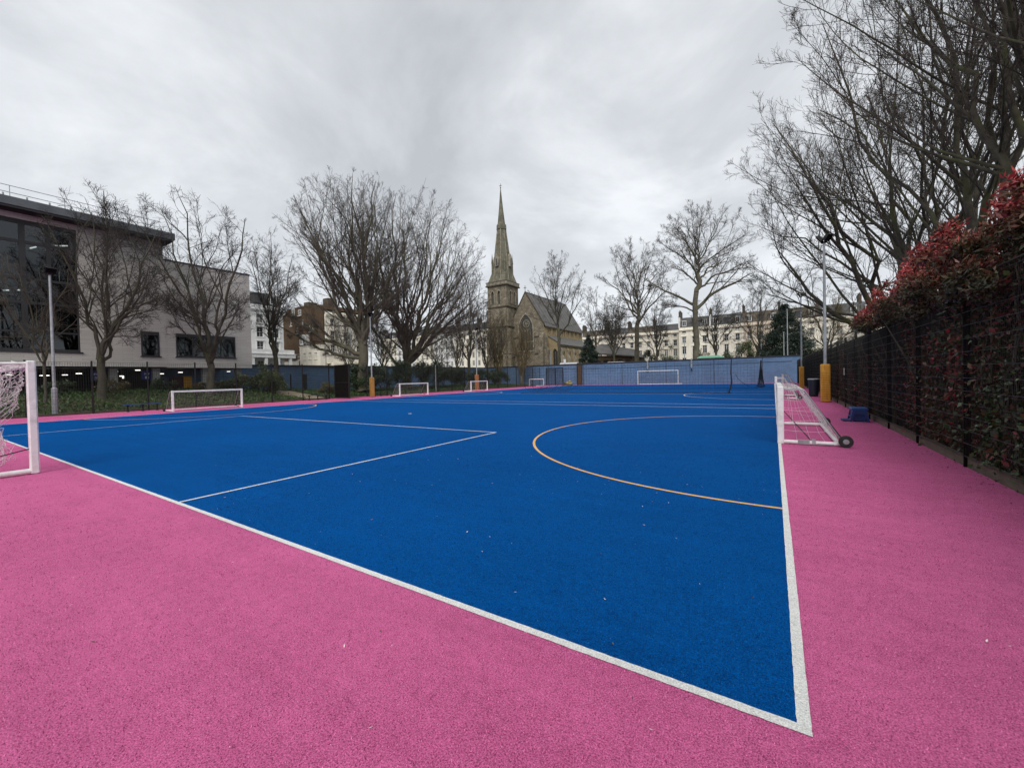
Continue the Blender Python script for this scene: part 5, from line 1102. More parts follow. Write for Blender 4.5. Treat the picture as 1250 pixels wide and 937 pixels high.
m_ = MB(); m_.tube([(sx_, sy_, 54.0), (sx_, sy_, 55.4)], .05, 6); m_.box(sx_ - .38, sy_ - .04, 54.75, sx_ + .38, sy_ + .04, 54.87); m_.tube([(sx_, sy_, 54.1), (sx_, sy_, 54.25), (sx_, sy_, 54.4)], [.05, .18, .05], 8); m_.build('finial_cross', MT['coping'], T_)
# nave
ap, ev = 24.3, 15.5
big = lancet(NXc, 8.6, 18.5, 4.3, 'x', yF)
m_ = MB(); m_.holed([(NX0, yF, 1.5), (NX1, yF, 1.5), (NX1, yF, ev), (NXc, yF, ap), (NX0, yF, ev)], [big], (0, .6, 0)); m_.build('facade', MT['stone'], CH)
o_ = lwindow(CH, NXc, 8.6, 18.5, 4.3, 'x', yF, -1, 'west_window', 4, .16)
m_ = MB()
for k in range(24):
    a = k / 24 * 2 * PI; b = (k + 1) / 24 * 2 * PI; m_.tube([(NXc + .98 * math.cos(a), yF + .26, 16.0 + .98 * math.sin(a)), (NXc + .98 * math.cos(b), yF + .26, 16.0 + .98 * math.sin(b))], .09, 5, False)
for k in range(5):
    c = PI / 2 + k * 2 * PI / 5; m_.tube([(NXc + .48 * math.cos(c) + .36 * math.cos(a_), yF + .26, 16.0 + .48 * math.sin(c) + .36 * math.sin(a_)) for a_ in [q * PI / 5 for q in range(11)]], .05, 4, False)
for k in range(5):
    x = NXc - 2.15 + 4.3 * (k + .5) / 5; m_.tube([(x - .40, yF + .26, 13.9), (x - .2, yF + .26, 14.5), (x, yF + .26, 14.75), (x + .2, yF + .26, 14.5), (x + .40, yF + .26, 13.9)], .05, 4, False)
m_.box(NXc - 2.1, yF + .2, 11.0, NXc + 2.1, yF + .3, 11.15); m_.build('tracery', MT['stonepale'], o_)
m_ = MB(); q = lancet(NXc, 8.3, 19.0, 5.0, 'x', yF - .15); i_ = lancet(NXc, 8.6, 18.5, 4.3, 'x', yF - .15); m_.holed(q, [i_], (0, .148, 0)); m_.build('hood_mould', MT['stonepale'], CH)
m_ = MB(); m_.prism([(NX0, yF - .12, ev - .1), (NX0, yF - .12, ev + .35), (NXc, yF - .12, ap + .5), (NX1 + .25, yF - .12, ev + .12), (NX1 + .25, yF - .12, ev - .3), (NXc, yF - .12, ap + .02)], (0, .45, 0)); m_.build('gable_coping', MT['string'], CH)
m_ = MB(); m_.tube([(NXc, yF, ap + .4), (NXc, yF, ap + 2.0)], .07, 6); m_.box(NXc - .42, yF - .05, ap + 1.3, NXc + .42, yF + .05, ap + 1.44); m_.build('gable_cross', MT['string'], CH)
for z, e_ in ((12.2, .18), (7.6, .2)):
    m_ = MB(); m_.box(NXc + 2.55, yF - e_, z, NX1, yF - .002, z + .25); m_.box(NX0, yF - e_, z, NXc - 2.55, yF - .002, z + .25); m_.build('string_course', MT['string'], CH)
m_ = MB(); m_.prism([(NX1 - 1.0, yF - .002, 1.5), (NX1 - 1.0, yF - 1.2, 1.5), (NX1 - 1.0, yF - 1.2, 8.6), (NX1 - 1.0, yF - .7, 9.4), (NX1 - 1.0, yF - .7, 12.0), (NX1 - 1.0, yF - .002, 13.2)], (1.2, 0, 0)); m_.prism([(NX1 + .002, yF, 1.5), (NX1 + 1.2, yF, 1.5), (NX1 + 1.2, yF, 8.6), (NX1 + .7, yF, 9.4), (NX1 + .7, yF, 12.0), (NX1 + .002, yF, 13.2)], (0, 1.1, 0)); m_.build('buttress', MT['stone'], CH)
cl = [lancet(yF + 3.2 + k * 3.0 + j * 1.1, 12.9, 14.9, .62, 'y', NX1) for k in range(8) for j in (-.5, .5)]
m_ = MB(); m_.holed([(NX1, yF, 1.5), (NX1, yB, 1.5), (NX1, yB, ev), (NX1, yF, ev)], cl, (-.35, 0, 0)); m_.add([(NX0, yF, 1.5), (NX0, yB, 1.5), (NX0, yB, ev), (NX0, yF, ev)], [(0, 1, 2, 3)]); m_.add([(NX0, yB, 1.5), (NX1, yB, 1.5), (NX1, yB, ev), (NXc, yB, ap), (NX0, yB, ev)], [(0, 1, 2, 3, 4)])
m_.build('nave_wall', MT['stonegold'], CH)
for k in range(8):
    for j in (-.5, .5): lwindow(CH, yF + 3.2 + k * 3.0 + j * 1.1, 12.9, 14.9, .62, 'y', NX1, 1, 'clerestory_window', 0)
sl = (ap - ev) / (NX1 - NXc)
m_ = MB(); m_.add([(NXc, yF + .33, ap + .25), (NX1 + .45, yF + .33, ev + .25 - .45 * sl), (NX1 + .45, yB, ev + .25 - .45 * sl), (NXc, yB, ap + .25), (NXc, yF + .33, ap + .05), (NX1 + .45, yF + .33, ev + .05 - .45 * sl), (NX1 + .45, yB, ev + .05 - .45 * sl), (NXc, yB, ap + .05), (NX0 - .45, yF + .33, ev + .25 - .45 * sl), (NX0 - .45, yB, ev + .25 - .45 * sl)],
      [(0, 1, 2, 3), (1, 5, 6, 2), (5, 4, 7, 6), (0, 4, 5, 1), (2, 6, 7, 3), (8, 0, 3, 9)]); ro = m_.build('roof', MT['slate'], CH)
m_ = MB(); m_.tube([(NXc, yF + .4, ap + .28), (NXc, yB, ap + .28)], .12, 6); m_.build('ridge', MT['string'], ro)
m_ = MB()
for k in range(13):
    y = yF + 1.5 + k * 2.0; m_.prism([(NXc + .3, y, ap + .26 - .3 * sl), (NX1 + .44, y, ev + .26 - .44 * sl), (NX1 + .44, y, ev + .32 - .44 * sl), (NXc + .3, y, ap + .32 - .3 * sl)], (0, .06, 0))
m_.build('slate_seam', MT['string'], ro)
m_ = MB(); m_.box(NX1 + .02, yF + .35, ev - .55, NX1 + .30, yB, ev - .30); m_.build('eaves_course', MT['string'], CH)
# aisle
AX = -47.4; aw = [lancet(yF + 4.6 + k * 3.9, 5.0, 8.4, 1.15, 'y', AX) for k in range(6)]
m_ = MB(); m_.holed([(AX, yF + 2.4, 1.5), (AX, yB - 1, 1.5), (AX, yB - 1, 10.0), (AX, yF + 2.4, 10.0)], aw, (-.35, 0, 0)); m_.holed([(NX1, yF + 2.4, 1.5), (AX, yF + 2.4, 1.5), (AX, yF + 2.4, 10.0), (NX1, yF + 2.4, 12.4)], [lancet((NX1 + AX) / 2 + .2, 4.6, 9.0, 1.5, 'x', yF + 2.4)], (0, .4, 0)); m_.add([(NX1, yB - 1, 1.5), (AX, yB - 1, 1.5), (AX, yB - 1, 10.0), (NX1, yB - 1, 12.4)], [(0, 1, 2, 3)])
m_.build('aisle_wall', MT['stonegold'], CH)
lwindow(CH, (NX1 + AX) / 2 + .2, 4.6, 9.0, 1.5, 'x', yF + 2.4, -1, 'aisle_window', 1)
for k in range(6): lwindow(CH, yF + 4.6 + k * 3.9, 5.0, 8.4, 1.15, 'y', AX, 1, 'aisle_window', 1)
m_ = MB(); m_.add([(NX1 + .003, yF + 2.2, 12.6), (AX + .4, yF + 2.2, 10.0), (AX + .4, yB - .8, 10.0), (NX1 + .003, yB - .8, 12.6), (NX1 + .003, yF + 2.2, 12.42), (AX + .4, yF + 2.2, 9.82), (AX + .4, yB - .8, 9.82), (NX1 + .003, yB - .8, 12.42)], [(0, 1, 2, 3), (1, 5, 6, 2), (0, 4, 5, 1)]); m_.build('aisle_roof', MT['slate'], CH)
for k in range(7):
    y = yF + 2.65 + k * 3.9; m_ = MB(); m_.prism([(AX + .002, y - .3, 1.5), (AX + .9, y - .3, 1.5), (AX + .9, y - .3, 6.5), (AX + .45, y - .3, 7.4), (AX + .45, y - .3, 8.6), (AX + .002, y - .3, 9.3)], (0, .6, 0)); m_.build('buttress', MT['stonepale'], CH)
m_ = MB(); m_.box(AX + .0025, yF + 2.5, 9.3, AX + .14, yB - 1, 9.5); m_.build('string_course', MT['string'], CH)

# church hall with low slate roof
t = thing('church_hall', 'low hall with shallow grey roof right of the dark conifer beside the church', 'hall', (-30, 80, 1.5)); m_ = MB()
m_.prism([(-31.0, 79.5, 1.5), (-23.0, 79.5, 1.5), (-23.0, 79.5, 5.3), (-31.0, 79.5, 5.5)], (0, 9, 0)); m_.build('wall', MT['brownbrick'], t)
m_ = MB(); m_.prism([(-31.6, 79.0, 5.52), (-22.6, 79.0, 5.32), (-22.6, 79.0, 5.45), (-24.2, 83.5, 6.9), (-31.0, 83.5, 8.0), (-31.6, 79.0, 5.75)], (0, .001, 0)) if False else None
m_.add([(-31.6, 78.9, 6.2), (-22.6, 78.9, 5.2), (-24.0, 84.5, 6.7), (-31.0, 84.5, 8.3), (-31.6, 78.9, 6.0), (-22.6, 78.9, 5.0), (-22.6, 89, 5.0), (-31.6, 89, 6.0)], [(0, 1, 2, 3), (0, 4, 5, 1), (1, 5, 6, 2), (2, 6, 7, 3), (3, 7, 4, 0)]); m_.build('roof', MT['slate'], t)
for k in range(5): m_ = MB(); m_.box(-30.3 + k * 1.5, 79.42, 3.2, -29.4 + k * 1.5, 79.498, 4.6); m_.build('window', MT['pane'], t)

# ------------------------------------------------------------------ houses and terraces
rowsR = [(13.5, 1.45, None), (10.6, 2.0, 'flat'), (7.3, 2.4, 'flat'), (3.7, 2.4, None)]
xs_ = [(-25.4, 3, 'stucco'), (-16.4, 3, 'stucco2'), (-7.4, 3, 'stucco3'), (1.6, 3, 'stucco'), (10.6, 3, 'stucco2'), (19.6, 3, 'stucco'), (28.6, 3, 'stucco2')]
lab = ['cream terraced house at the left end of the right-hand terrace behind the tall plane tree', 'weathered cream terraced house right of the tall plane tree trunk behind the green roof', 'pinkish cream terraced house between two small bare trees', 'cream terraced house mostly behind the big dark conifer',
       'cream terraced house with white dormers right of the big dark conifer', 'cream terraced house seen low through the right-hand trees', 'last cream terraced house to the right behind the right-hand trees']
for i, (x, nb, wm_) in enumerate(xs_):
    house('terraced_house', lab[i], (x, 140, 1.6), 0, 9.0, 14.5, nb, rowsR, wm_, seed=i, group='cream terrace behind the blue wall on the right', mans=3.3, roofm='brownroof' if i in (2, 3, 6) else 'darkslate', chim=True, portico=False, hood2=None)
t = thing('party_wall', 'pale upstand wall on the roof at the left end of the right-hand terrace', 'parapet', (-25.4, 140.4, 16.2)); m_ = MB(); m_.box(-.25, 0, 0, .25, 4.5, 3.4); m_.build('wall', MT['whitest'], t, world=False); m_ = MB(); m_.box(-.3, -.05, 3.402, .3, 4.6, 3.52); m_.build('coping', MT['coping'], t, world=False)
t = thing('party_wall', 'pale upstand wall on the roof just right of the tall plane tree', 'parapet', (-16.4, 140.4, 16.2)); m_ = MB(); m_.box(-.25, 0, 0, .25, 4.5, 3.4); m_.build('wall', MT['whitest'], t, world=False); m_ = MB(); m_.box(-.3, -.05, 3.402, .3, 4.6, 3.52); m_.build('coping', MT['coping'], t, world=False)
lab = ['cream terraced house nearest the church seen between conifer and bare trees', 'weathered cream terraced house behind the low hall roof', 'cream terraced house behind the thick middle tree trunk', 'weathered cream terraced house behind the dark bushes left of the tall plane tree']
for i, (x, wm_) in enumerate(((-63, 'stucco2'), (-54, 'stucco2'), (-45, 'stucco2'), (-36, 'stucco'))):
    house('terraced_house', lab[i], (x, 150, 1.6), 0, 9.0, 14.9, 3, rowsR, wm_, seed=i + 20, group='cream terrace in the middle distance', mans=2.4, roofm='brownroof' if i % 2 == 0 else 'darkslate', dormers=False, portico=False)
rowsL = [(20.6, 1.5, None), (17.4, 1.8, 'flat'), (14.1, 2.1, 'flat'), (10.7, 2.4, 'flat'), (7.0, 2.4, None), (3.6, 2.4, None)]
lab = ['tall white terraced house farthest left behind the big plane tree trunks', 'tall white terraced house second in the distant row behind the plane trees', 'tall white terraced house in the middle of the distant row behind the plane trees', 'tall white terraced house with mansard behind the right plane tree limbs', 'tall cream terraced house left of the bare thicket near the church', 'tall cream terraced house closest to the church tower']
for i in range(6):
    house('terraced_house', lab[i], (-180 + i * 13, 150, 1.6), 0, 13.0, 22.0, 4, rowsL, 'whitest' if i in (1, 3) else 'stucco', seed=i + 40, group='tall distant terrace behind the plane trees', mans=3.4, win_w=1.25, portico=False)
# corner house: cream front facing the court, brown brick flank
rowsH = [(12.7, 1.6, 'flat'), (9.9, 1.9, 'flat'), (6.75, 2.35, 'pediment'), (3.0, 2.0, None)]
t = house('corner_house', 'cream stucco corner house with balcony and brown brick flank behind the blue side wall', (-80, 52.2, 1.5), PI / 2, 9.6, 15.1, 3, rowsH, 'stucco', D=14, mans=0, chim=False, win_w=.95, seed=60)
m_ = MB(); flw = [(-88.5, 14.0, -87.55, 15.5), (-85.75, 12.5, -84.95, 14.1), (-84.7, 12.5, -83.9, 14.1), (-93.3, 14.4, -92.4, 15.8), (-90.8, 12.5, -89.8, 13.95), (-92.1, 16.7, -91.1, 18.2), (-89.6, 16.4, -88.5, 17.7), (-90.7, 6.5, -89.7, 7.95), (-88.9, 6.5, -88.2, 7.9)]
F = thing('brick_flank_house', 'brown brick end house with scattered white windows left of the cream front', 'house', (-97, 52.0, 1.5)); off = Vector((-97, 52.0, 0))
m_ = MB(); wall_grid(m_, .0, 0, 16.7, 15.6, [(a + 97, b - 1.5, c + 97, d - 1.5) for a, b, c, d in flw if d < 17], .15); m_.add([(0, 0, 0), (0, 14, 0), (0, 14, 15.6), (0, 0, 15.6)], [(0, 1, 2, 3)]); m_.prism([(1.5, .0, 15.602), (16.2, 0.0, 15.602), (15.8, 0, 16.5), (9, 0, 16.9), (2.8, 0, 16.8)], (0, 12, 0)); m_.add([(0, .16, 0), (16.7, .16, 0), (16.7, .16, 15.6), (0, .16, 15.6)], [(0, 1, 2, 3)])
m_.build('wall', MT['brownbrick'], F, world=False)
for a, b, c, d in flw:
    hi_ = d >= 17; window(F, a + 97, -.22 if hi_ else 0, b - 1.5, c - a, d - b, 0, 'sash', None, MT['panelight'], wallm=MT['whitest'])
m_ = MB(); m_.box(9.0, -.9, 8.2, 11.3, -.002, 10.4); m_.build('bay_box', MT['whitest'], F, world=False)
m_ = MB(); m_.box(9.2, -.92, 8.5, 9.9, -.902, 10.0); m_.box(10.2, -.92, 8.5, 11.0, -.902, 10.0); m_.build('bay_window', MT['panelight'], F, world=False)
m_ = MB(); m_.tube([(12.2, -.08, 3), (12.2, -.08, 14.5)], .06, 6); m_.tube([(9.0, -.08, 12.6), (14.3, -.08, 12.9)], .05, 6); m_.build('drainpipe', MT['coping'], F, world=False)
for x in (4.5, 12): m_ = MB(); m_.box(x, 3, 16, x + 1.9, 5.2, 18.6); m_.build('chimney', MT['chimney'], F, world=False)
t = thing('annex', 'low cream annex with three white framed windows against the brick flank', 'annex', (-87.6, 50.8, 1.5)); m_ = MB(); r3 = [(1.4, 4.9, 2.35, 6.3), (3.4, 4.9, 4.4, 6.3), (5.5, 4.85, 6.5, 6.25)]; wall_grid(m_, 0, 0, 7.6, 7.7, r3, .15)
m_.add([(0, 0, 0), (0, 1.2, 0), (0, 1.2, 7.7), (0, 0, 7.7)], [(0, 1, 2, 3)]); m_.add([(7.6, 0, 0), (7.6, 1.2, 0), (7.6, 1.2, 7.7), (7.6, 0, 7.7)], [(3, 2, 1, 0)]); m_.box(-.05, -.08, 7.702, 7.65, 1.2, 7.85); m_.add([(0, .17, 0), (7.6, .17, 0), (7.6, .17, 7.7), (0, .17, 7.7)], [(0, 1, 2, 3)]); m_.build('wall', MT['stucco'], t, world=False)
for a, b, c, d in r3: window(t, a, 0, b, c - a, d - b, 0, 'sash')
t = thing('front_wall', 'low cream street wall in front of the brown brick house', 'wall', (-95, 50.4, 1.5)); m_ = MB(); m_.box(0, 0, 0, 7.2, .3, 4.6); m_.build('wall', MT['stucco'], t, world=False); m_ = MB(); m_.box(-.05, -.05, 4.602, 7.25, .35, 4.72); m_.build('coping', MT['whitest'], t, world=False)
rowsW = [(12.0, 1.5, 'flat'), (9.5, 1.8, 'flat'), (6.7, 2.3, 'flat'), (3.2, 2.0, None)]
t = house('white_house', 'bright white stucco house with dark mansard and porch beside the school end wall', (-80, 28.9, 1.5), PI / 2, 14.4, 14.5, 5, rowsW, 'whitest', D=12, mans=2.6, seed=70, portico=False)
m_ = MB(); m_.box(-.0, -3.6, 4.6, 14.6, -.002, 5.2); m_.box(0, -3.7, 5.202, 14.7, -.002, 5.35)
for k in range(7): m_.box(.3 + k * 2.2, -3.5, 0, .75 + k * 2.2, -3.05, 4.6)
m_.box(0, -3.4, 5.352, 14.5, -3.25, 6.1); m_.build('porch', MT['whitest'], t, world=False)

# ------------------------------------------------------------------ vehicles beyond the wall (only their roofs show)
def van(label, loc, rz, L_=5.2, H_=2.45, mt='van'):
    t = thing('parked_van', label, 'van', loc, None, rz); m_ = MB(); w = .98
    m_.prism([(0, -w, .35), (L_, -w, .35), (L_, -w, 1.1), (L_ - .9, -w, 1.35), (L_ - 1.6, -w, H_ - .12), (L_ - 1.9, -w, H_), (.15, -w, H_), (0, -w, H_ - .2)], (0, 2 * w, 0)); m_.build('body', MT[mt], t, world=False)
    m_ = MB(); m_.prism([(L_ - 1.58, -w + .1, H_ - .15), (L_ - .93, -w + .1, 1.40), (L_ - .90, -w + .1, 1.42), (L_ - 1.55, -w + .1, H_ - .13)], (0, 2 * w - .2, 0)); m_.build('windscreen', MT['pane'], t, world=False)
    for sy in (-w - .005, w - .005): m_ = MB(); m_.box(L_ - 2.3, sy, 1.35, L_ - 1.5, sy + .01, H_ - .45); m_.build('side_window', MT['pane'], t, world=False)
    for x in (.95, L_ - .95):
        for y in (-w + .1, w - .1): m_ = MB(); m_.tube([(x, y - .1, .34), (x, y + .1, .34)], .34, 16); m_.build('wheel', MT['rubber'], t, world=False)
    return t
van('white van roof showing over the wall in front of the church aisle', (-34.2, 71.5, 1.52), 0, 5.0, 2.55)
van('white van roof showing over the wall in front of the low hall', (-24.4, 70, 1.55), 0, 4.6, 2.25)
t = thing('market_awning', 'pale green canvas roof showing over the wall right of the tall plane tree', 'awning', (-9.8, 67.5, 1.5)); m_ = MB(); m_.prism([(0, 0, 2.28), (3.6, 0, 2.28), (3.0, 0, 2.62), (.5, 0, 2.62)], (0, 2.6, 0)); m_.build('canopy', MT['greencanvas'], t, world=False)
for x in (.1, 3.5):
    for y in (.1, 2.5): m_ = MB(); m_.tube([(x, y, 0), (x, y, 2.28)], .03, 6); m_.build('leg', MT['galv'], t, world=False)

# ------------------------------------------------------------------ evergreens and bushes
shrub('garden_bush', 'loose green bush behind the left fence right of the long school window', (-40, 17.6, .8), [(0, 0, .8, 1.4, 1.8, .9)], 3500, .12, MT['leafmid'], 31, group='bushes in the garden behind the left fence')
shrub('garden_bush', 'tall twiggy green bush in front of the blue side wall beside the slim tree', (-40.5, 20.0, .8), [(0, -.2, 1.2, 1.5, 1.7, 1.5), (0, 1.0, .8, 1.2, 1.1, 1.0)], 6500, .12, MT['leafmid'], 32, group='bushes in the garden behind the left fence')
shrub('garden_bush', 'broad green brown bush left of the tan garden path', (-38.5, 19.6, .5), [(0, 0, 1.0, 1.7, 1.4, 1.15)], 5600, .11, MT['leafmid'], 33, group='bushes in the garden behind the left fence')
shrub('garden_bush', 'low yellowish bush under the school beside the concrete column', (-40.6, 9.4, 1.0), [(0, 0, .5, .8, 1.3, .75)], 1800, .11, MT['leafbrown'], 34, group='bushes in the garden behind the left fence')
shrub('garden_bush', 'dark bush in the shade under the left part of the school', (-41, 6.9, 1.0), [(0, 0, .5, .8, 1.2, .8)], 1800, .11, MT['leafdark'], 35, group='bushes in the garden behind the left fence')
shrub('garden_bush', 'dark green bush under the school between the two blue signs', (-41.2, 12.6, 1.1), [(0, 0, .5, .7, 1.4, .7)], 2200, .11, MT['leafdark'], 36, group='bushes in the garden behind the left fence')
shrub('garden_bush', 'brown green bush at the foot of the forked tree under the long window', (-40, 15.2, .9), [(0, 0, .45, .8, 1.2, .7)], 2400, .11, MT['leafbrown'], 37, group='bushes in the garden behind the left fence')
shrub('garden_bush', 'brown leaf heap bush right of the tan path', (-37.6, 24.4, .4), [(0, 0, .5, 1.2, 1.2, .75)], 2600, .10, MT['leafbrown'], 38, group='bushes in the garden behind the left fence')
hb = ['dark evergreen bush immediately right of the ochre-padded lamp post', 'dark evergreen bush behind the middle low goal', 'large dark evergreen bush right of the middle low goal', 'dark evergreen bush at the middle of the garden hedge', 'dark evergreen bush left of the far lamp post', 'dark evergreen bush behind the farthest left small goal', 'lower dark bush beyond the far lamp post', 'last dark bush before the corner gate']
for i, (y, h_) in enumerate(((28.2, 1.35), (31.4, 1.45), (35.0, 1.6), (38.6, 1.65), (42.0, 1.6), (46.0, 1.35), (50.5, 1.1), (55.5, 1.1))):
    shrub('evergreen_bush', hb[i], (-37.6 - .2 * (i % 3), y, .6), [(0, 0, h_ * 1.0, 1.5, 2.3, h_ * 1.15), (-1.5, .5, h_ * 1.05, 1.4, 1.9, h_ * 1.2)], 7500, .14, MT['leafdark'], 50 + i, group='dark bushes behind the left fence')
bb = ['dark bush above the wall left of the tall plane tree', 'round dark bush above the wall touching the tall plane tree', 'low brown bush above the wall right of the tall plane tree', 'dark low bush above the wall beside the short white pole', 'yellow green bush above the wall left of the big conifer', 'pale bush between the big conifer and the right fence']
for i, (x, h_, r_, mm, nn_) in enumerate(((-18.3, 2.4, 1.6, 'leafdark', 3000), (-15.0, 3.0, 2.0, 'leafdark', 4000), (-9.8, 2.2, 1.8, 'leafbrown', 2600), (-6.6, 2.2, 1.3, 'leafdark', 2000), (-3.5, 2.5, 1.9, 'leafmid', 3200), (6.2, 2.2, 2.0, 'leafmid', 2600))):
    shrub('street_bush', bb[i], (x, 73.5, 1.5), [(0, 0, h_ * .95, r_, r_, h_)], nn_, .17, MT[mm], 70 + i, group='bushes beyond the blue wall')
def conifer(label, loc, H_, r_, seed, n):
    rng = np.random.default_rng(seed); t = thing('conifer', label, 'evergreen tree', loc); sub = []
    for k in range(300):
        z = rng.random() ** .8; rr = r_ * (1 - z) ** .75 * rng.uniform(.55, 1.1) * (.88 + .12 * math.sin(z * 40)); a = rng.uniform(0, 6.28); s_ = r_ * .2 * (1.15 - z * .8) * rng.uniform(.7, 1.3)
        sub.append((rr * math.cos(a), rr * math.sin(a), .3 + z * (H_ - .5), s_ * 1.35, s_ * 1.35, s_ * .6))
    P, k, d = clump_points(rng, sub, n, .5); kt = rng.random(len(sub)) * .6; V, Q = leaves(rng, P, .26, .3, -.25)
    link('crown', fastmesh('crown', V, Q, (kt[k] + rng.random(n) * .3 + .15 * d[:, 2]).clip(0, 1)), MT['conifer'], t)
    m_ = MB(); m_.tube([(0, 0, -.2), (0, 0, H_ * .5), (0, 0, H_ * .95)], [.25, .14, .03], 8); m_.build('trunk', MT['bark'], t, world=False)
conifer('small dark conifer in front of the church aisle and low hall', (-28.9, 72, 1.5), 7.8, 2.5, 81, 14000)
conifer('big dark conifer in front of the cream terrace near the right fence', (1.5, 75, 1.5), 10.3, 4.4, 82, 42000)

# ------------------------------------------------------------------ bare trees
LR_ = np.array([.8426, .538])     # sideways direction seen from the court
def off2(k): return (float(LR_[0] * k), float(LR_[1] * k))
tree('bare_tree', 'thin bare sapling with pale stakes in front of the dark glazed school bay', (-37.8, 5.7, .6), 9.4, (-.2, -.3, 5.9), (2.3, 2.3, 3.7), fork=2.6, r0=.09, nl=6, nf=2, n2=6, n3=5, n4=3, seed=2, wig=.2, twigm='twig', twig=.007, barkm='bark', up=.04, elev=(-.2, 1.4), group='bare trees in the left garden')
tree('bare_tree', 'leftmost bare forked tree in front of the school wall beside the dark bay', (-38.5, 8.45, .8), 13.8, (.6, .55, 8.6), (3.9, 3.9, 5.4), fork=2.9, r0=.26, nl=6, nf=4, n2=9, n3=6, n4=4, seed=4, wig=.17, twigm='twigdark', up=.06, lean=(.12, .1), group='bare trees in the left garden', l4=(.3, 1.0))
tree('bare_tree', 'bare tree with leaning second trunk in front of the long school window', (-38, 14.45, .8), 15.7, (-.3, -.6, 9.6), (4.6, 4.6, 6.2), fork=2.6, r0=.30, nl=6, nf=4, n2=9, n3=6, n4=4, seed=6, wig=.18, twigm='twigdark', up=.07, group='bare trees in the left garden', l4=(.3, 1.0))
tree('bare_tree', 'slim bare tree in front of the white house and blue side wall', (-44, 23.0, .8), 17.0, (-.1, -.1, 10.2), (3.1, 3.1, 6.9), fork=4.4, r0=.25, nl=6, nf=4, n2=9, n3=6, n4=4, seed=8, wig=.17, twigm='twigdark', up=.10, group='bare trees in the left garden')
tree('plane_tree', 'left of the two big bare plane trees with fanning limbs in the garden', (-37.6, 28.8, .8), 22.6, (-.6, -.4, 13.0), (7.7, 7.7, 9.9), fork=5.2, r0=.58, nl=11, nf=9, fr=.48, a2=(.3, .75), l2=3.0, n2=8, n3=6, n4=3, seed=15, wig=.085, barkm='barkpale', up=.08, elev=(-.22, 1.35), bow=.5, spread=.6, twig=.012, group='big plane trees in the garden',
     extra=(((0, 0, 3.6), (-3.5, -2.4, 6.0), (-7.2, -4.2, 9.6), .24), ((.1, .1, 3.2), (-4.2, -2.6, 3.9), (-8.2, -4.6, 7.0), .17)))
tree('plane_tree', 'right of the two big bare plane trees with several trunks from one base', (-39.2, 36.6, .8), 23.9, (1.5, .9, 12.6), (9.2, 9.2, 11.6), fork=3.4, r0=.60, nl=11, nf=9, fr=.48, a2=(.3, .75), l2=3.0, n2=8, n3=6, n4=3, seed=18, wig=.085, barkm='barkpale', up=.08, elev=(-.25, 1.35), bow=.45, spread=.6, twig=.013, group='big plane trees in the garden',
     extra=(((0, 0, 2.6), (3.6, 2.2, 5.0), (8.2, 5.2, 10.5), .26), ((0, 0, 2.4), (-3.2, -2.0, 5.0), (-4.6, -3.0, 12), .20)))
tree('bare_tree', 'dense bare tree behind the plane trees just left of the church tower', (-41.5, 52.0, .6), 21.0, (-.2, 0, 12.5), (4.6, 4.6, 8.8), fork=4, r0=.3, nl=6, nf=4, n2=7, n3=6, n4=3, seed=21, wig=.16, up=.10, twig=.014, group='bare trees in front of the church')
tree('bare_tree', 'smaller bare tree between the far left lamp post and the church tower', (-41.0, 56.5, .6), 13.5, (0, 0, 8.6), (4.0, 4.0, 5.2), fork=3, r0=.2, nl=6, nf=4, n2=7, n3=6, n4=3, seed=22, wig=.18, up=.08, twig=.014, group='bare trees in front of the church')
tree('bare_tree', 'low brown bare thicket tree between the two big plane tree trunks', (-52.5, 44, 1.4), 10.5, (0, 0, 6.0), (4.6, 4.6, 4.8), fork=2, r0=.16, nl=7, nf=4, n2=8, n3=6, n4=3, seed=71, wig=.16, up=.07, twig=.018, group='brown thicket trees beyond the side wall', elev=(-.1, 1.4))
tree('bare_tree', 'low brown bare thicket tree left of the big plane trees beyond the side wall', (-60, 43, 1.4), 11.5, (0, 0, 6.4), (4.6, 4.6, 5.2), fork=2, r0=.16, nl=7, nf=4, n2=8, n3=6, n4=3, seed=72, wig=.16, up=.07, twig=.018, group='brown thicket trees beyond the side wall', elev=(-.1, 1.4))
tree('bare_tree', 'brown bare thicket tree behind the right plane tree limbs', (-62, 66, 1.4), 12.5, (0, 0, 7.0), (5.6, 5.6, 6.0), fork=2.4, r0=.18, nl=7, nf=4, n2=8, n3=6, n4=3, seed=73, wig=.16, up=.07, twig=.02, group='brown thicket trees beyond the side wall', elev=(-.1, 1.4))
tree('bare_tree', 'bare tree beyond the wall seen through the gap left of the church tower', (-66, 78, 1.4), 16.5, (0, 0, 9.8), (6.0, 6.0, 7.0), fork=3.4, r0=.24, nl=7, nf=4, n2=8, n3=6, n4=3, seed=74, wig=.15, up=.07, twig=.022, group='brown thicket trees beyond the side wall')
tree('upright_tree', 'olive yellow twiggy upright tree in front of the church tower', (-41.4, 60.4, .6), 11.8, (0, 0, 7.0), (3.2, 3.2, 5.2), fork=1.6, r0=.26, nl=9, nf=3, n2=7, n3=4, n4=2, seed=24, wig=.09, up=.22, elev=(.1, 1.5), bow=.6, spread=.45, barkm='twigyellow', twigm='twigyellow', twig=.014, group='olive upright trees by the church')
tree('upright_tree', 'olive yellow twiggy upright tree in front of the tall church window', (-36.6, 60.4, .4), 9.8, (.2, 0, 6.0), (3.2, 3.2, 4.4), fork=1.4, r0=.24, nl=9, nf=3, n2=7, n3=4, n4=2, seed=26, wig=.10, up=.20, elev=(.0, 1.5), bow=.55, spread=.5, barkm='twigyellow', twigm='twigyellow', twig=.014, group='olive upright trees by the church')
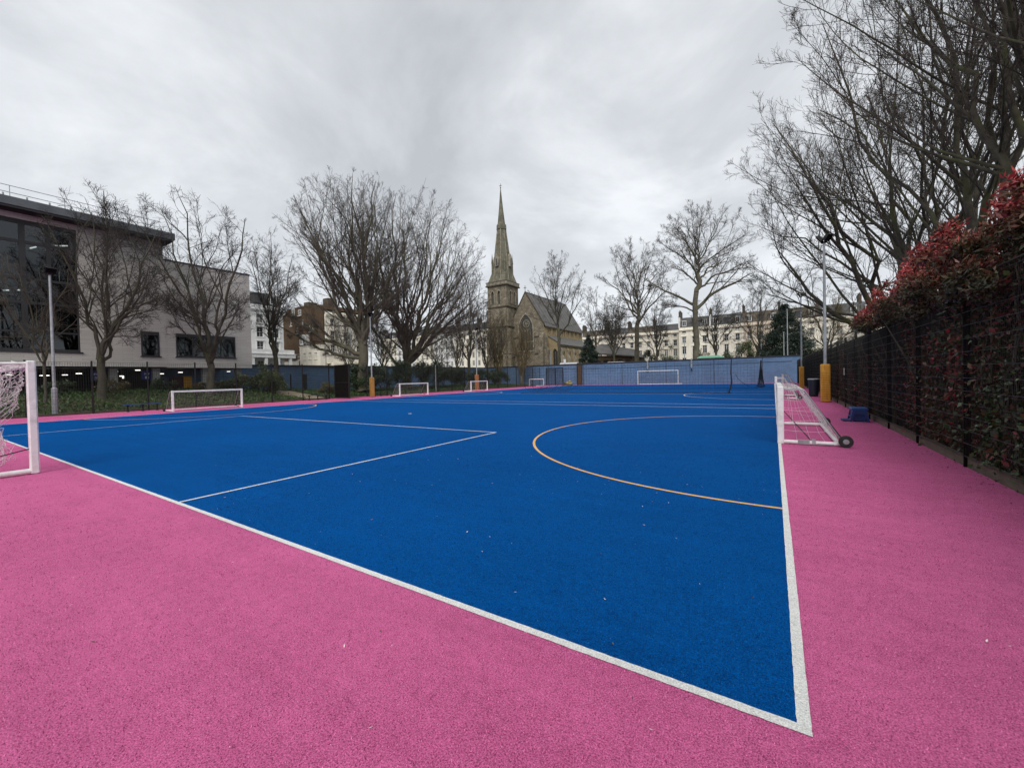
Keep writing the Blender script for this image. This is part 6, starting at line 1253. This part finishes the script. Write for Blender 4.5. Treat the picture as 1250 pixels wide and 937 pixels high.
tree('bare_tree', 'bare tree in front of the church slate roof', (-38.7, 80, 1.5), 26.3, (-.4, 0, 17.2), (6.9, 6.9, 9.7), fork=8, r0=.42, nl=8, nf=3, n2=8, n3=6, n4=4, seed=28, wig=.15, up=.08, twig=.015, barkm='bark', group='bare trees beyond the blue wall', exc=.5)
tree('bare_tree', 'small distant bare tree right of the church end', (-41.9, 110, 1.5), 24.0, (-.3, 0, 16.5), (5.2, 5.2, 8.5), fork=8, r0=.3, nl=6, nf=4, n2=7, n3=6, n4=3, seed=30, wig=.15, up=.07, twig=.022, group='bare trees beyond the blue wall')
tree('bare_tree', 'slender bare tree behind the low hall roof', (-28.4, 85, 1.5), 16.5, (0, 0, 11.0), (4.2, 4.2, 5.8), fork=5, r0=.24, nl=6, nf=4, n2=7, n3=6, n4=3, seed=31, wig=.16, up=.08, twig=.018, group='bare trees beyond the blue wall')
tree('bare_tree', 'broad bare tree with thick trunk right of the low hall', (-20.9, 75, 1.5), 24.6, (-.1, 0, 15.0), (8.0, 8.0, 9.8), fork=9, r0=.46, nl=10, nf=3, n2=9, n3=6, n4=4, seed=33, wig=.15, up=.06, twig=.015, barkm='barkpale', group='bare trees beyond the blue wall', exc=.45)
tree('bare_tree', 'low dark bare tree with curved trunk between the two tall bare trees', (-17.2, 70.5, 1.5), 12.4, (-.3, 0, 7.8), (4.0, 4.0, 5.0), fork=3.2, r0=.24, nl=6, nf=4, n2=7, n3=6, n4=3, seed=34, wig=.2, up=.04, twig=.014, twigm='twigdark', group='bare trees beyond the blue wall', lean=(.9, .3))
tree('bare_tree', 'low dark bare tree left of the broad thick-trunked tree', (-24.6, 73.5, 1.5), 13.5, (0, 0, 8.5), (3.6, 3.6, 5.4), fork=3.6, r0=.24, nl=6, nf=4, n2=7, n3=6, n4=3, seed=35, wig=.2, up=.04, twig=.015, twigm='twigdark', group='bare trees beyond the blue wall')
tree('plane_tree', 'tall bare plane tree with long right limb standing behind the blue wall', (-10.5, 70, 1.5), 26.6, (1.1, .6, 17.2), (8.1, 8.1, 9.6), fork=12.6, r0=.46, nl=11, nf=3, n2=9, n3=6, n4=4, seed=38, wig=.17, up=.05, twig=.014, barkm='barkpale', group='bare trees beyond the blue wall', exc=.55, elev=(-.2, 1.3),
     extra=(((0, 0, 9.6), (3.5, 1.8, 14.0), (7.8, 4.6, 16.0), .26), ((0, 0, 10.8), (-3.6, -2.2, 13.2), (-6.4, -4.0, 16.5), .20), ((0, 0, 9.8), (-2.5, -1.5, 11.2), (-5.0, -3.0, 10.2), .11)))
tree('bare_tree', 'small dark bare tree in front of the pinkish cream house', (-8.9, 85, 1.5), 14.6, (0, 0, 9.2), (4.6, 4.6, 5.6), fork=4, r0=.24, nl=6, nf=4, n2=7, n3=6, n4=3, seed=40, wig=.2, up=.05, twig=.016, twigm='twigdark', group='bare trees beyond the blue wall')
tree('bare_tree', 'bare tree with forked trunk immediately left of the big conifer', (-2.4, 84, 1.5), 16.4, (0, 0, 10.2), (5.2, 5.2, 6.4), fork=3.6, r0=.26, nl=6, nf=4, n2=7, n3=6, n4=3, seed=41, wig=.18, up=.06, twig=.016, group='bare trees beyond the blue wall')
tree('bare_tree', 'bare bushy tree between the big conifer and the right fence', (7.6, 86, 1.5), 13.5, (0, 0, 8.0), (5.6, 5.6, 6.0), fork=3, r0=.24, nl=6, nf=4, n2=7, n3=6, n4=3, seed=42, wig=.18, up=.06, twig=.016, twigm='twigyellow', group='bare trees beyond the blue wall')
RG = 'big bare trees beyond the right fence'
tree('tall_tree', 'farthest bare tree beyond the right fence with a low mossy limb arching left', (8.6, 41, 0), 25, (-1.8, -.5, 13.2), (11.0, 11.0, 12.0), fork=3.6, r0=.42, nl=7, nf=4, n2=9, n3=7, n4=5, seed=61, wig=.10, up=.12, barkm='barkmoss', elev=(-.15, 1.45), bow=.5, twig=.012, group=RG,
     extra=(((0, 0, 2.6), (-4.2, -1.2, 3.6), (-8.6, -2.6, 12.0), .24), ((0, 0, 3.2), (-3.5, -1.5, 6.5), (-7.0, -4.5, 17.0), .22)))
tree('tall_tree', 'mossy bare tree beyond the fence behind the brightest red leaves', (8.2, 32.5, 0), 24, (-1.0, -.5, 13.8), (9.2, 9.2, 11.6), fork=3.6, r0=.36, nl=7, nf=4, n2=9, n3=7, n4=5, seed=62, wig=.10, up=.13, barkm='barkmoss', elev=(-.1, 1.5), bow=.55, spread=.4, twig=.011, group=RG)
tree('tall_tree', 'straight trunked bare tree in the middle of the right-hand group', (8.0, 26.5, 0), 25, (-.6, -.6, 14.5), (8.6, 8.6, 12.0), fork=4.6, r0=.34, nl=7, nf=4, n2=9, n3=7, n4=5, seed=63, wig=.10, up=.14, barkm='barkmoss', elev=(.0, 1.5), bow=.6, spread=.35, twig=.010, group=RG)
tree('tall_tree', 'tallest near bare tree above the red shrubs at the right edge', (8.6, 22.0, 0), 24, (-.4, -.6, 14.0), (7.6, 7.6, 11.6), fork=5.5, r0=.34, nl=7, nf=4, n2=9, n3=7, n4=5, seed=64, wig=.10, up=.15, barkm='barkmoss', elev=(.1, 1.5), bow=.6, spread=.35, twig=.010, group=RG)
tree('tall_tree', 'bare tree at the far right edge behind the tallest red shrub', (9.0, 17.0, 0), 22, (-.3, -.4, 13.0), (6.6, 6.6, 10.6), fork=5.0, r0=.30, nl=7, nf=4, n2=9, n3=7, n4=5, seed=65, wig=.10, up=.15, barkm='barkmoss', elev=(.1, 1.5), bow=.6, spread=.35, twig=.009, group=RG)
